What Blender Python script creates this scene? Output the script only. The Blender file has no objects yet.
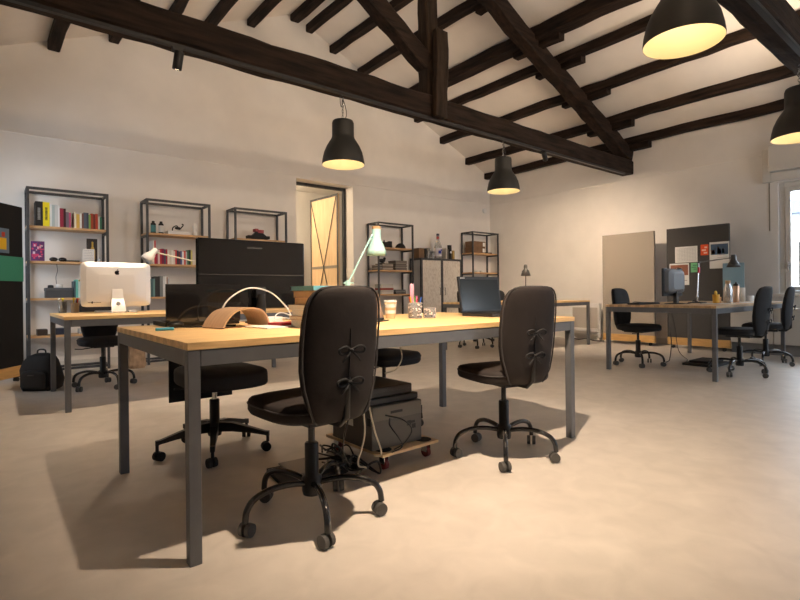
import bpy, bmesh, math, random
from mathutils import Vector, Matrix
from math import pi, sin, cos, radians as R
random.seed(7)
SC = bpy.context.scene
COL = SC.collection

# ------------------------------------------------------------------ camera
TH = 0.6835
cam_d = bpy.data.cameras.new('camera')
cam = bpy.data.objects.new('camera', cam_d); COL.objects.link(cam)
cam_d.sensor_width = 36; cam_d.lens = 505.34 / 800 * 36
cam_d.shift_y = -(300 - 293.12) / 800
cam_d.clip_start = .02; cam_d.clip_end = 200
cam.matrix_world = (Matrix.Translation((0, 0, .91)) @ Matrix.Rotation(-TH, 4, 'Z')
                    @ Matrix.Rotation(pi/2 - .0007, 4, 'X') @ Matrix.Rotation(-.0103, 4, 'Z'))
SC.camera = cam
# ------------------------------------------------------------------ world / exposure
SC.view_settings.view_transform = 'Standard'
SC.view_settings.look = 'None'
SC.view_settings.gamma = 1
SC.view_settings.use_curve_mapping = False
SC.view_settings.exposure = 0.38
W = bpy.data.worlds.new('sky'); SC.world = W; W.use_nodes = True
W.node_tree.nodes['Background'].inputs[0].default_value = (.78, .88, 1.0, 1)
W.node_tree.nodes['Background'].inputs[1].default_value = 8.5

def spot(name, loc, target, power, angle, blend=1, col=(1, .77, .56), size=.03):
    d = bpy.data.lights.new(name, 'SPOT'); d.energy = power; d.color = col
    d.spot_size = R(angle); d.spot_blend = blend; d.shadow_soft_size = size
    o = bpy.data.objects.new(name, d); COL.objects.link(o); o.location = loc
    o.rotation_euler = (Vector(target) - Vector(loc)).to_track_quat('-Z', 'Y').to_euler()
    return o
def bulb(name, loc, power, col=(1, .77, .56), size=.04):
    d = bpy.data.lights.new(name, 'POINT'); d.energy = power; d.color = col; d.shadow_soft_size = size
    o = bpy.data.objects.new(name, d); COL.objects.link(o); o.location = loc
    return o
def portal(name, loc, rot, sx, sy):
    d = bpy.data.lights.new(name, 'AREA'); d.shape = 'RECTANGLE'; d.size = sx; d.size_y = sy
    d.cycles.is_portal = True
    o = bpy.data.objects.new(name, d); COL.objects.link(o); o.location = loc; o.rotation_euler = rot

# track spots: (lamp position, aim point, power, cone); last four are added unseen fill spots
SPOTS = [((1.25, 1.12, 2.84), (2.2, 2.2, 0), 440, 92),
         ((1.20, 4.27, 2.80), (1.0, 5.2, 0), 130, 125),
         ((6.16, 4.27, 2.84), (8.6, 5.2, .5), 245, 108),
         ((1.60, -2.06, 2.84), (1.8, -.6, 5.0), 620, 160),  # from here on: unseen spots added to brighten ceiling and walls
         ((6.30, -2.06, 2.84), (6.2, -.6, 5.0), 620, 160),
         ((2.20, 1.12, 2.84), (2.3, 1.3, 5.0), 420, 140),
         ((4.30, -2.06, 2.84), (4.3, -1.0, 5.0), 420, 140)]
# added unseen uplighters on the middle and near tie beams, brightening ceiling and back wall
ADDED_UPLIGHTS = [((x_, 4.53, 3.27), (x_+.2, 7.5, 3.1), 10 if x_ < 2 else 25, 165) for x_ in (1.5, 3.1, 4.9, 6.6)] + \
           [((x_, 1.40, 3.27), (x_+.2, 4.4, 5.2), 70 if x_ > 6 else 60, 165) for x_ in (1.5, 3.1, 4.9, 6.8)]
PENDANTS = [(2.832, 4.375), (5.373, 4.375), (3.194, 1.25), (5.698, 1.25)]
PEND_P = 1.3; PEND_Z = (2.225, 2.255, 2.37, 2.275)
SPOT_OBJ = []
for i, (a, b, pw, an) in enumerate(SPOTS):
    v = (Vector(b) - Vector(a)).normalized()
    spot('track_and_fill_light', Vector(a) + v*.085, b, pw, an)
for (a, b, pw, an) in ADDED_UPLIGHTS:
    spot('added_uplight', a, b, pw, an, size=.06)
for (x, y), z0 in zip(PENDANTS, PEND_Z):
    bulb('pendant_bulb_light', (x, y, z0+.17), PEND_P)
bulb('hallway_light', (3.6, 8.7, 2.6), 55, (1, .80, .56), .1)
portal('window_portal', (8.82, 1.1, 1.62), (0, pi/2, 0), 1.5, 1.95)
portal('window_portal', (-.92, 6.45, 1.6), (0, -pi/2, 0), 1.5, 1.1)

portal('window_portal', (7.05, -3.52, 1.6), (pi/2, 0, 0), 2.5, 1.6)  # portal of the added front window
# ------------------------------------------------------------------ materials
MATS = {}
def mat(name, col, rough=.6, metal=0, spec=.5, bump=0, bscale=40, var=0, vscale=6, trans=0, coat=0, stretch=(1,1,1), emit=0, detail=5, ior=1.45, sheen=0):
    if name in MATS: return MATS[name]
    m = bpy.data.materials.new(name); m.use_nodes = True
    nt = m.node_tree; b = nt.nodes['Principled BSDF']
    b.inputs['Base Color'].default_value = (*col, 1)
    b.inputs['Roughness'].default_value = rough
    b.inputs['Metallic'].default_value = metal
    b.inputs['Specular IOR Level'].default_value = spec
    b.inputs['IOR'].default_value = ior
    if trans: b.inputs['Transmission Weight'].default_value = trans
    if coat: b.inputs['Coat Weight'].default_value = coat
    if sheen: b.inputs['Sheen Weight'].default_value = sheen
    if emit:
        b.inputs['Emission Color'].default_value = (*col, 1); b.inputs['Emission Strength'].default_value = emit
    tc = nt.nodes.new('ShaderNodeTexCoord'); mp = nt.nodes.new('ShaderNodeMapping')
    nt.links.new(tc.outputs['Object'], mp.inputs[0]); mp.inputs['Scale'].default_value = stretch
    if var:
        n = nt.nodes.new('ShaderNodeTexNoise'); n.inputs['Scale'].default_value = vscale; n.inputs['Detail'].default_value = detail
        nt.links.new(mp.outputs[0], n.inputs['Vector'])
        r = nt.nodes.new('ShaderNodeValToRGB')
        r.color_ramp.elements[0].position = .3; r.color_ramp.elements[1].position = .7
        r.color_ramp.elements[0].color = (*[c*(1-var) for c in col], 1)
        r.color_ramp.elements[1].color = (*[min(1, c*(1+var)) for c in col], 1)
        nt.links.new(n.outputs[0], r.inputs[0]); nt.links.new(r.outputs[0], b.inputs['Base Color'])
    if bump:
        n = nt.nodes.new('ShaderNodeTexNoise'); n.inputs['Scale'].default_value = bscale; n.inputs['Detail'].default_value = 4
        nt.links.new(mp.outputs[0], n.inputs['Vector'])
        bp = nt.nodes.new('ShaderNodeBump'); bp.inputs['Strength'].default_value = bump; bp.inputs['Distance'].default_value = .01
        nt.links.new(n.outputs[0], bp.inputs['Height']); nt.links.new(bp.outputs[0], b.inputs['Normal'])
    MATS[name] = m
    return m
def C8(r, g, b):
    f = lambda c: (c/255/12.92) if c/255 <= .04045 else ((c/255+.055)/1.055)**2.4
    return (f(r), f(g), f(b))
def col_mat(rgb, rough=.55, **k):
    return mat('paint_%d_%d_%d' % rgb, C8(*rgb), rough, **k)

def stave_wood(name, c1, c2, axis=0, w=.6, h=.05):
    m = bpy.data.materials.new(name); m.use_nodes = True
    nt = m.node_tree; b = nt.nodes['Principled BSDF']; L = nt.links.new; N = nt.nodes.new
    tc = N('ShaderNodeTexCoord'); mp = N('ShaderNodeMapping'); L(tc.outputs['Object'], mp.inputs[0])
    if axis == 1: mp.inputs['Rotation'].default_value = (0, 0, pi/2)
    br = N('ShaderNodeTexBrick'); L(mp.outputs[0], br.inputs[0])
    br.inputs['Color1'].default_value = (*c1, 1); br.inputs['Color2'].default_value = (*c2, 1)
    br.inputs['Mortar'].default_value = (*[c*.88 for c in c2], 1)
    br.inputs['Scale'].default_value = 1; br.inputs['Mortar Size'].default_value = .0008
    br.inputs['Brick Width'].default_value = w; br.inputs['Row Height'].default_value = h; br.offset = .37
    mp2 = N('ShaderNodeMapping'); L(mp.outputs[0], mp2.inputs[0]); mp2.inputs['Scale'].default_value = (3, 40, 40)
    n = N('ShaderNodeTexNoise'); n.inputs['Scale'].default_value = 2.2; n.inputs['Detail'].default_value = 6; L(mp2.outputs[0], n.inputs['Vector'])
    r = N('ShaderNodeValToRGB'); r.color_ramp.elements[0].color = (.84, .79, .73, 1); r.color_ramp.elements[1].color = (1.1, 1.08, 1.05, 1)
    r.color_ramp.elements[0].position = .28; r.color_ramp.elements[1].position = .62
    L(n.outputs[0], r.inputs[0])
    mx = N('ShaderNodeMix'); mx.data_type = 'RGBA'; mx.blend_type = 'MULTIPLY'; mx.inputs[0].default_value = .9
    L(br.outputs[0], mx.inputs[6]); L(r.outputs[0], mx.inputs[7]); L(mx.outputs[2], b.inputs['Base Color'])
    b.inputs['Roughness'].default_value = .5
    return m

def concrete(name):
    m = bpy.data.materials.new(name); m.use_nodes = True
    nt = m.node_tree; b = nt.nodes['Principled BSDF']; L = nt.links.new; N = nt.nodes.new
    tc = N('ShaderNodeTexCoord')
    n1 = N('ShaderNodeTexNoise'); n1.inputs['Scale'].default_value = .7; n1.inputs['Detail'].default_value = 8; n1.inputs['Roughness'].default_value = .6
    n2 = N('ShaderNodeTexNoise'); n2.inputs['Scale'].default_value = 7; n2.inputs['Detail'].default_value = 8; n2.inputs['Distortion'].default_value = .6
    for n in (n1, n2): L(tc.outputs['Object'], n.inputs['Vector'])
    r1 = N('ShaderNodeValToRGB'); r1.color_ramp.elements[0].position = .3; r1.color_ramp.elements[1].position = .7
    r1.color_ramp.elements[0].color = (.53, .485, .43, 1); r1.color_ramp.elements[1].color = (.64, .59, .53, 1)
    L(n1.outputs[0], r1.inputs[0])
    r2 = N('ShaderNodeValToRGB'); r2.color_ramp.elements[0].position = .3; r2.color_ramp.elements[1].position = .7
    r2.color_ramp.elements[0].color = (.90, .90, .90, 1); r2.color_ramp.elements[1].color = (1.05, 1.05, 1.05, 1)
    L(n2.outputs[0], r2.inputs[0])
    mx = N('ShaderNodeMix'); mx.data_type = 'RGBA'; mx.blend_type = 'MULTIPLY'; mx.inputs[0].default_value = 1
    L(r1.outputs[0], mx.inputs[6]); L(r2.outputs[0], mx.inputs[7]); L(mx.outputs[2], b.inputs['Base Color'])
    mr = N('ShaderNodeMapRange'); mr.inputs['To Min'].default_value = .34; mr.inputs['To Max'].default_value = .52
    L(n1.outputs[0], mr.inputs['Value']); L(mr.outputs[0], b.inputs['Roughness'])
    b.inputs['Specular IOR Level'].default_value = .45
    return m

def speckle(name, base, dark, scale=60, rough=.7):
    m = bpy.data.materials.new(name); m.use_nodes = True
    nt = m.node_tree; b = nt.nodes['Principled BSDF']; L = nt.links.new; N = nt.nodes.new
    tc = N('ShaderNodeTexCoord'); v = N('ShaderNodeTexVoronoi'); v.inputs['Scale'].default_value = scale
    mp = N('ShaderNodeMapping'); mp.inputs['Scale'].default_value = (1, 1, .45); L(tc.outputs['Object'], mp.inputs[0]); L(mp.outputs[0], v.inputs['Vector'])
    r = N('ShaderNodeValToRGB'); r.color_ramp.interpolation = 'LINEAR'
    r.color_ramp.elements[0].color = (*dark, 1); r.color_ramp.elements[1].color = (*base, 1)
    r.color_ramp.elements[0].position = .05; r.color_ramp.elements[1].position = .55
    L(v.outputs['Color'], r.inputs[0]); L(r.outputs[0], b.inputs['Base Color']); b.inputs['Roughness'].default_value = rough
    return m

M_floor = concrete('polished_concrete')
M_wall = mat('warm_white_plaster', (.80, .765, .72), .85, bump=.12, bscale=9, var=.03, vscale=3)
M_ceil = mat('ceiling_plaster', (.80, .75, .69), .9, bump=.2, bscale=5, var=.05, vscale=2)
M_oldY = mat('old_timber_y', (.019, .011, .0075), .72, spec=.22, var=.8, vscale=3.5, stretch=(6, .7, 6), bump=.7, bscale=9, detail=8)
M_oldX = mat('old_timber_x', (.020, .0115, .0075), .72, spec=.22, var=.8, vscale=3.5, stretch=(.7, 6, 6), bump=.7, bscale=9, detail=8)
M_oldZ = mat('old_timber_z', (.026, .016, .010), .72, spec=.22, var=.8, vscale=3.5, stretch=(6, 6, .7), bump=.7, bscale=9, detail=8)
M_top = stave_wood('butcher_block', (.96, .675, .33), (.91, .62, .29))
M_topY = stave_wood('butcher_block_pale', (.60, .42, .24), (.50, .35, .20))
M_shelf = stave_wood('shelf_board', (.60, .38, .19), (.50, .31, .15))
M_oak = stave_wood('oak_base', (.62, .38, .14), (.50, .30, .10), w=1.2, h=.03)
M_steel = mat('grey_painted_steel', (.125, .13, .14), .42, spec=.5, var=.06, vscale=20)
M_rack = mat('blackened_steel', (.045, .047, .052), .45, var=.25, vscale=14)
M_blk = mat('black_plastic', (.012, .012, .013), .42)
M_blkm = mat('matte_black', (.016, .016, .017), .75)
M_tube = mat('black_lacquered_tube', (.014, .014, .016), .22, coat=.5)
M_chrome = mat('chrome', (.6, .6, .6), .2, metal=1)
M_caster = mat('caster_grey', (.075, .072, .068), .5)
M_cover = mat('charcoal_cotton_cover', (.024, .019, .018), .75, spec=.35, var=.25, vscale=5, bump=.6, bscale=6)
M_cover2 = mat('black_cotton_cover', (.016, .016, .018), .8, var=.2, vscale=8, bump=.4, bscale=8)
M_pipe = mat('grey_piping', (.055, .05, .05), .7)
M_alu = mat('satin_aluminium', (.80, .79, .78), .38, metal=.55)
M_gloss = mat('glossy_black_plastic', (.010, .010, .011), .08, coat=.6)
M_screen = mat('dark_screen', (.014, .018, .020), .18)
M_glass = mat('clear_glass', (1, 1, 1), .03, trans=1, ior=1.45)
M_white = mat('white_plastic', (.80, .79, .77), .4)
M_paper = mat('white_paper', (.80, .80, .78), .8)
M_page = mat('book_pages', (.72, .66, .56), .85, var=.15, vscale=60, stretch=(1, 1, 12))
M_pale = mat('white_book_pages', (.74, .73, .71), .8, var=.1, vscale=60, stretch=(1, 1, 12))
M_kraft = mat('kraft_paper', (.55, .38, .23), .85, var=.1, vscale=12, bump=.3, bscale=12)
M_mint = mat('mint_green_metal', (.42, .72, .70), .32)
M_lampgrey = mat('grey_metal_lamp', (.09, .088, .085), .35, metal=.3)
M_felt = mat('grey_felt', (.33, .29, .245), .95, var=.16, vscale=90, bump=.4, bscale=160)
M_feltd = mat('dark_grey_felt', (.075, .072, .070), .95, var=.16, vscale=90, bump=.4, bscale=160)
M_feltb = mat('black_felt', (.010, .010, .011), .95, bump=.3, bscale=160)
M_osb = speckle('whitewashed_board', (.70, .65, .58), (.55, .49, .42), 55)
M_ply = mat('birch_plywood', (.68, .49, .29), .6, var=.1, vscale=4, stretch=(6, 6, .8))
M_sack = mat('brown_sack_paper', (.36, .25, .165), .85, var=.3, vscale=14, bump=.6, bscale=14)
M_walnut = mat('bent_veneer', (.47, .31, .19), .45, var=.12, vscale=5, stretch=(1, 12, 1))
M_shade = mat('pendant_black_enamel', (.026, .026, .024), .5)
M_inner = mat('pendant_cream_inside', (.84, .76, .52), .5)
M_cab = mat('white_cabinet', (.60, .58, .54), .5)
M_winf = mat('white_window_frame', (.66, .63, .58), .5)
M_rubber = mat('rubber_black', (.014, .014, .014), .8)

# ------------------------------------------------------------------ mesh builder
class MB:
    def __init__(s): s.v = []; s.f = []; s.sm = []
    def add(s, vs, fs, smooth=False):
        o = len(s.v); s.v += [tuple(v) for v in vs]; s.f += [tuple(i+o for i in f) for f in fs]; s.sm += [smooth]*len(fs)
        return s
    def bx(s, x0, x1, y0, y1, z0, z1, M=None):
        vs = [Vector((x, y, z)) for z in (z0, z1) for y in (y0, y1) for x in (x0, x1)]
        if M: vs = [M @ v for v in vs]
        return s.add(vs, [(0,2,3,1), (4,5,7,6), (0,1,5,4), (2,6,7,3), (0,4,6,2), (1,3,7,5)])
    def box(s, c, d, rz=0, M=None):
        m = Matrix.Translation(c) @ (M or Matrix.Rotation(rz, 4, 'Z'))
        return s.bx(-d[0]/2, d[0]/2, -d[1]/2, d[1]/2, -d[2]/2, d[2]/2, m)
    def bar(s, p0, p1, w, h, up=(0, 0, 1)):
        p0 = Vector(p0); p1 = Vector(p1); d = (p1-p0); L = d.length; d.normalize()
        x = d.cross(Vector(up)).normalized(); z = x.cross(d)
        m = Matrix((x, d, z)).transposed().to_4x4(); m.translation = p0
        return s.bx(-w/2, w/2, 0, L, -h/2, h/2, m)
    def tube(s, pts, r, n=8, caps=True):
        pts = [Vector(p) for p in pts]; rs = r if isinstance(r, (list, tuple)) else [r]*len(pts)
        vs = []; ref = None
        for i, p in enumerate(pts):
            t = (pts[min(i+1, len(pts)-1)] - pts[max(i-1, 0)])
            t = t.normalized() if t.length > 1e-9 else Vector((0, 0, 1))
            if ref is None: ref = Vector((0, 0, 1)) if abs(t.z) < .9 else Vector((1, 0, 0))
            x = ref - t*ref.dot(t)
            if x.length < 1e-4: x = t.orthogonal()
            x.normalize(); y = t.cross(x); ref = x
            for k in range(n):
                a = 2*pi*k/n; vs.append(p + (x*cos(a) + y*sin(a))*rs[i])
        fs = [(i*n+k, i*n+(k+1) % n, (i+1)*n+(k+1) % n, (i+1)*n+k) for i in range(len(pts)-1) for k in range(n)]
        s.add(vs, fs, True)
        if caps:
            s.add(vs[:n], [tuple(range(n))[::-1]]); s.add(vs[-n:], [tuple(range(n))])
        return s
    def cyl(s, p0, p1, r0, r1=None, n=20): return s.tube([p0, p1], [r0, r1 if r1 is not None else r0], n)
    def lathe(s, prof, c=(0, 0, 0), n=32, M=None, cap0=False, cap1=False):
        vs = []
        for r, z in prof:
            for k in range(n):
                a = 2*pi*k/n; v = Vector((r*cos(a), r*sin(a), z))
                if M: v = M @ v
                vs.append(v + Vector(c))
        fs = [(i*n+k, i*n+(k+1) % n, (i+1)*n+(k+1) % n, (i+1)*n+k) for i in range(len(prof)-1) for k in range(n)]
        s.add(vs, fs, True)
        if cap0: s.add(vs[:n], [tuple(range(n))[::-1]])
        if cap1: s.add(vs[-n:], [tuple(range(n))])
        return s
    def sphere(s, c, r, sc=(1, 1, 1), n=14):
        prof = [(max(r*sin(pi*i/n), 1e-5), -r*cos(pi*i/n)) for i in range(n+1)]
        M = Matrix.Diagonal((*sc, 1)); return s.lathe(prof, c, n+4, M)
    def rings(s, rings, closed=True, smooth=True):   # list of rings of equal length, lofted and capped
        n = len(rings[0]); vs = [v for r in rings for v in r]
        fs = [(i*n+k, i*n+(k+1) % n, (i+1)*n+(k+1) % n, (i+1)*n+k) for i in range(len(rings)-1) for k in range(n)]
        fs += [tuple(range(n))[::-1], tuple((len(rings)-1)*n+k for k in range(n))]
        return s.add(vs, fs, smooth)
    def prism(s, poly, d, M=None, smooth=False):  # 2-D polygon in xy, extruded 0..d in z
        n = len(poly); vs = [Vector((x, y, 0)) for x, y in poly] + [Vector((x, y, d)) for x, y in poly]
        if M: vs = [M @ v for v in vs]
        return s.add(vs, [tuple(range(n))[::-1], tuple(range(n, 2*n))] + [(i, (i+1) % n, n+(i+1) % n, n+i) for i in range(n)], smooth)
    def build(s, name, m, parent=None, bevel=0, loc=None, rz=0, seg=2):
        me = bpy.data.meshes.new(name); me.from_pydata(s.v, [], s.f)
        me.polygons.foreach_set('use_smooth', s.sm); me.materials.append(m)
        b = bmesh.new(); b.from_mesh(me); bmesh.ops.recalc_face_normals(b, faces=b.faces); b.to_mesh(me); b.free()
        o = bpy.data.objects.new(name, me); COL.objects.link(o)
        if parent: o.parent = parent
        if loc: o.location = loc
        if rz: o.rotation_euler = (0, 0, rz)
        if bevel:
            q = o.modifiers.new('bevel', 'BEVEL'); q.width = bevel; q.segments = seg; q.limit_method = 'ANGLE'; q.angle_limit = R(40)
        return o
def tag(o, label, cat, group=None, kind=None):
    if label: o['label'] = label
    if cat: o['category'] = cat
    if group: o['group'] = group
    if kind: o['kind'] = kind
    return o
def thing(name, loc, label, cat, group=None, rz=0):
    o = bpy.data.objects.new(name, None); COL.objects.link(o); o.location = loc; o.rotation_euler = (0, 0, rz)
    o.empty_display_size = .1
    return tag(o, label, cat, group)
def struct(o): o['kind'] = 'structure'; return o
def copy_tree(o, parent=None):
    c = o.copy(); COL.objects.link(c); c.parent = parent
    for ch in list(o.children): copy_tree(ch, c)
    return c
def bez(pts, n=8):       # catmull-rom through pts
    P = [Vector(p) for p in pts]; P = [P[0]*2-P[1]] + P + [P[-1]*2-P[-2]]; out = []
    for i in range(1, len(P)-2):
        a, b, c, d = P[i-1:i+3]
        for k in range(n):
            t = k/n; out.append(.5*((2*b) + (c-a)*t + (2*a-5*b+4*c-d)*t*t + (3*b-a-3*c+d)*t**3))
    out.append(P[-2]); return out

# ================================================================== SETTING
X0, X1, Y0, Y1 = -.9, 8.8, -3.5, 7.56
RX, RZ = 3.95, 5.53          # ridge
def roof(x): return RZ - (.42 if x > RX else .437)*abs(x-RX)     # ceiling plane height
struct(MB().bx(X0-.3, X1+.3, Y0-.3, Y1, -.12, 0).bx(2.6, 7.2, Y1+.001, 9.9, -.12, 0).build('floor', M_floor))

def roof_poly(xa, xb, z0):   # vertical gable polygon from z0 up to the roof
    p = [(xa, z0), (xb, z0), (xb, roof(xb))]
    if xa < RX < xb: p.append((RX, RZ))
    p.append((xa, roof(xa))); return p
MY = Matrix(((1,0,0,0), (0,0,1,0), (0,1,0,0), (0,0,0,1)))       # xy polygon -> xz, extruded along +y
DX0, DX1, DZ = 3.965, 5.09, 2.83
w = MB()
for poly in (roof_poly(X0-.3, DX0, 0), roof_poly(DX0, DX1, DZ), roof_poly(DX1, X1+.3, 0)):
    w.prism(poly, .30, Matrix.Translation((0, Y1, 0)) @ MY)
struct(w.build('wall_back', M_wall))
# front gable wall (behind the camera)
w = MB(); w.prism(roof_poly(X0-.3, 5.8, 0), .25, Matrix.Translation((0, Y0-.25, 0)) @ MY).prism(roof_poly(8.3, X1+.3, 0), .25, Matrix.Translation((0, Y0-.25, 0)) @ MY).bx(5.8, 8.3, Y0-.25, Y0, 0, .8)
w.prism(roof_poly(5.8, 8.3, 2.4), .25, Matrix.Translation((0, Y0-.25, 0)) @ MY)
struct(w.build('wall_front', M_wall))
# right wall, window opening Y .12..2.10 , z .85..2.38
WY0, WY1, WZ0, WZ1 = .15, 2.19, .84, 2.43
w = MB(); xt = roof(X1)
w.bx(X1, X1+.3, WY1, Y1, 0, xt).bx(X1, X1+.3, Y0, WY0, 0, xt).bx(X1, X1+.3, WY0, WY1, 0, WZ0).bx(X1, X1+.3, WY0, WY1, WZ1, xt)
struct(w.build('wall_right', M_wall))
w = MB(); xt = roof(X0)
w.bx(X0-.3, X0, 7.0, Y1, 0, xt).bx(X0-.3, X0, Y0, 5.9, 0, xt).bx(X0-.3, X0, 5.9, 7.0, 0, .85).bx(X0-.3, X0, 5.9, 7.0, 2.35, xt)
struct(w.build('wall_left', M_wall))
c = MB()
for xa, xb in ((X0-.3, RX), (RX, X1+.3)):
    c.prism([(xa, roof(xa)), (xb, roof(xb)), (xb, roof(xb)+.15), (xa, roof(xa)+.15)], Y1+.3-(Y0-.25), Matrix.Translation((0, Y0-.25, 0)) @ MY)
struct(c.build('ceiling', M_ceil))
# ledge line running round the room
struct(MB().bx(X0, X1-.02, Y1-.018, Y1, 2.862, 2.878).build('trim_1', M_wall))
struct(MB().bx(X1-.02, X1, Y0, Y1, 2.862, 2.878).build('trim_2', M_wall))
# skirting boards
struct(MB().bx(X0, DX0, Y1-.015, Y1, 0, .10).bx(DX1, X1-.015, Y1-.015, Y1, 0, .10).build('baseboard_back', M_winf, bevel=.003))
struct(MB().bx(X1-.015, X1, 2.72, Y1, 0, .10).build('baseboard_right', M_winf, bevel=.003))

# corridor behind the doorway
struct(MB().bx(2.6, 7.2, 9.7, 9.9, 0, 3.1).build('wall_corridor_end', mat('corridor_white', (.80,.78,.75), .85)))
struct(MB().bx(2.5, 2.6, Y1+.3, 9.9, 0, 3.1).build('wall_corridor_left', M_wall))
struct(MB().bx(7.2, 7.3, Y1+.3, 9.9, 0, 3.1).build('wall_corridor_right', M_wall))
struct(MB().bx(2.5, 7.3, Y1+.3, 9.9, 3.1, 3.2).build('ceiling_corridor', M_wall))
# door: black steel frame and an open plywood leaf with crossed wires
d = struct(MB().bx(DX0+.001, DX1-.002, 7.80, 7.85, 2.775, 2.828).bx(DX1-.052, DX1-.002, 7.80, 7.85, 0, 2.775)
           .bx(DX0+.001, DX0+.03, 7.80, 7.85, 0, 2.775).build('door_1', M_rack, bevel=.003))
ang = math.atan2(.9, -.05)
lf = MB().bx(0, .92, -.018, .018, .03, 2.74).build('door_leaf', M_ply, d, loc=(4.985, 7.875, 0), rz=ang)
MB().bx(0, .92, .0185, .026, .03, .07).bx(0, .92, .0185, .026, 2.70, 2.74).bx(0, .035, .0185, .026, .07, 2.70).bx(.885, .92, .0185, .026, .07, 2.70).build('leaf_edge_frame', M_rack, lf)
MB().bx(.035, .885, .0185, .024, 1.38, 1.43).build('middle_rail', mat('grey_rail', (.25,.22,.18), .5), lf)
MB().tube([(.04, .030, .09), (.88, .030, 2.69)], .007, 6).build('cross_wire', M_rack, lf)
MB().tube([(.88, .032, .09), (.04, .032, 2.69)], .007, 6).build('cross_wire', M_rack, lf)
t = thing('plywood_partition', (4.6, 9.55, 0), 'low unpainted plywood partition with diagonal braces seen through the doorway', 'partition')
MB().bx(-.6, .45, 0, .03, 0, 1.93).build('panel', M_ply, t)
MB().bx(-.6, .45, -.02, -.001, 1.60, 1.63).bx(-.22, -.20, -.02, -.001, 0, 1.6).bar((-.18, -.012, 1.55), (.40, -.012, .9), .02, .02).build('brace', M_rack, t)

# window in the right wall
wn = struct(MB().bx(X1+.05, X1+.13, WY1-.07, WY1-.001, WZ0+.001, WZ1-.001).bx(X1+.05, X1+.13, WY0+.001, WY0+.07, WZ0+.001, WZ1-.001)
            .bx(X1+.05, X1+.13, WY0+.07, WY1-.07, WZ0+.001, WZ0+.04).bx(X1+.05, X1+.13, WY0+.07, WY1-.07, WZ1-.07, WZ1-.001)
            .bx(X1+.05, X1+.13, 1.13, 1.21, WZ0+.04, WZ1-.07).build('window_1', M_winf, bevel=.006))
sh = MB()
for ya, yb in ((1.215, WY1-.075), (WY0+.075, 1.125)):
    sh.bx(X1+.03, X1+.10, yb-.06, yb, WZ0+.045, WZ1-.075).bx(X1+.03, X1+.10, ya, ya+.06, WZ0+.045, WZ1-.075)
    sh.bx(X1+.03, X1+.10, ya+.06, yb-.06, WZ0+.045, WZ0+.10).bx(X1+.03, X1+.10, ya+.06, yb-.06, WZ1-.135, WZ1-.075)
sh = sh.build('window_sash', M_winf, wn, bevel=.004)
def thin_glass():
    m = bpy.data.materials.new('window_pane_glass'); m.use_nodes = True; nt = m.node_tree
    b = nt.nodes['Principled BSDF']; out = nt.nodes['Material Output']
    tr = nt.nodes.new('ShaderNodeBsdfTransparent'); gl = nt.nodes.new('ShaderNodeBsdfGlossy'); gl.inputs['Roughness'].default_value = .02
    mx = nt.nodes.new('ShaderNodeMixShader'); fr = nt.nodes.new('ShaderNodeFresnel'); fr.inputs[0].default_value = 1.3
    nt.links.new(fr.outputs[0], mx.inputs[0]); nt.links.new(tr.outputs[0], mx.inputs[1]); nt.links.new(gl.outputs[0], mx.inputs[2]); nt.links.new(mx.outputs[0], out.inputs[0])
    return m
M_pane = thin_glass()
MB().bx(X1+.062, X1+.066, 1.275, WY1-.135, WZ0+.10, WZ1-.135).build('pane', M_pane, wn)
MB().bx(X1+.062, X1+.066, WY0+.135, 1.065, WZ0+.10, WZ1-.135).build('pane', M_pane, wn)
h = MB().bx(X1+.012, X1+.030, WY1-.125, WY1-.095, 1.19, 1.30).bar((X1+.005, WY1-.11, 1.28), (X1+.005, WY1-.11, 1.15), .02, .014, (1,0,0)).build('window_handle', M_chrome, wn, bevel=.003)
struct(MB().bx(X1-.16, X1+.0, -.1, 2.26, 2.58, 2.96).build('trim_3', M_winf, bevel=.004))
struct(MB().bx(X1-.05, X1-.001, 2.26, 2.365, 2.45, 2.93).bx(X1-.05, X1-.001, -.1, 2.26, 2.45, 2.575).build('trim_4', M_winf, bevel=.004))
struct(MB().bx(X1-.09, X1-.001, WY0-.05, 2.24, WZ0-.035, WZ0-.001).build('trim_5', M_winf, bevel=.004))
tag(MB().bx(X1-.006, X1-.002, 2.285, 2.30, 1.75, 2.449).build('shutter_strap', mat('strap', (.25,.22,.18), .8)), 'thin roller shutter strap hanging beside the window', 'strap')
# windows out of view; the front one is added for cool fill light
wl = struct(MB().bx(X0-.15, X0-.09, 5.901, 5.97, .851, 2.349).bx(X0-.15, X0-.09, 6.93, 6.999, .851, 2.349).bx(X0-.15, X0-.09, 5.97, 6.93, .851, .91).bx(X0-.15, X0-.09, 5.97, 6.93, 2.29, 2.349)
       .bx(X0-.15, X0-.09, 6.41, 6.49, .91, 2.29).build('window_2', M_winf))
MB().bx(X0-.125, X0-.12, 5.97, 6.93, .91, 2.29).build('pane', M_pane, wl)
wl = struct(MB().bx(5.801, 5.87, Y0-.15, Y0-.09, .801, 2.399).bx(8.23, 8.299, Y0-.15, Y0-.09, .801, 2.399).bx(5.87, 8.23, Y0-.15, Y0-.09, .801, .86).bx(5.87, 8.23, Y0-.15, Y0-.09, 2.34, 2.399)
       .bx(7.01, 7.09, Y0-.15, Y0-.09, .86, 2.34).build('window_3_added', M_winf))
MB().bx(5.87, 8.23, Y0-.125, Y0-.12, .86, 2.34).build('pane', M_pane, wl)
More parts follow.
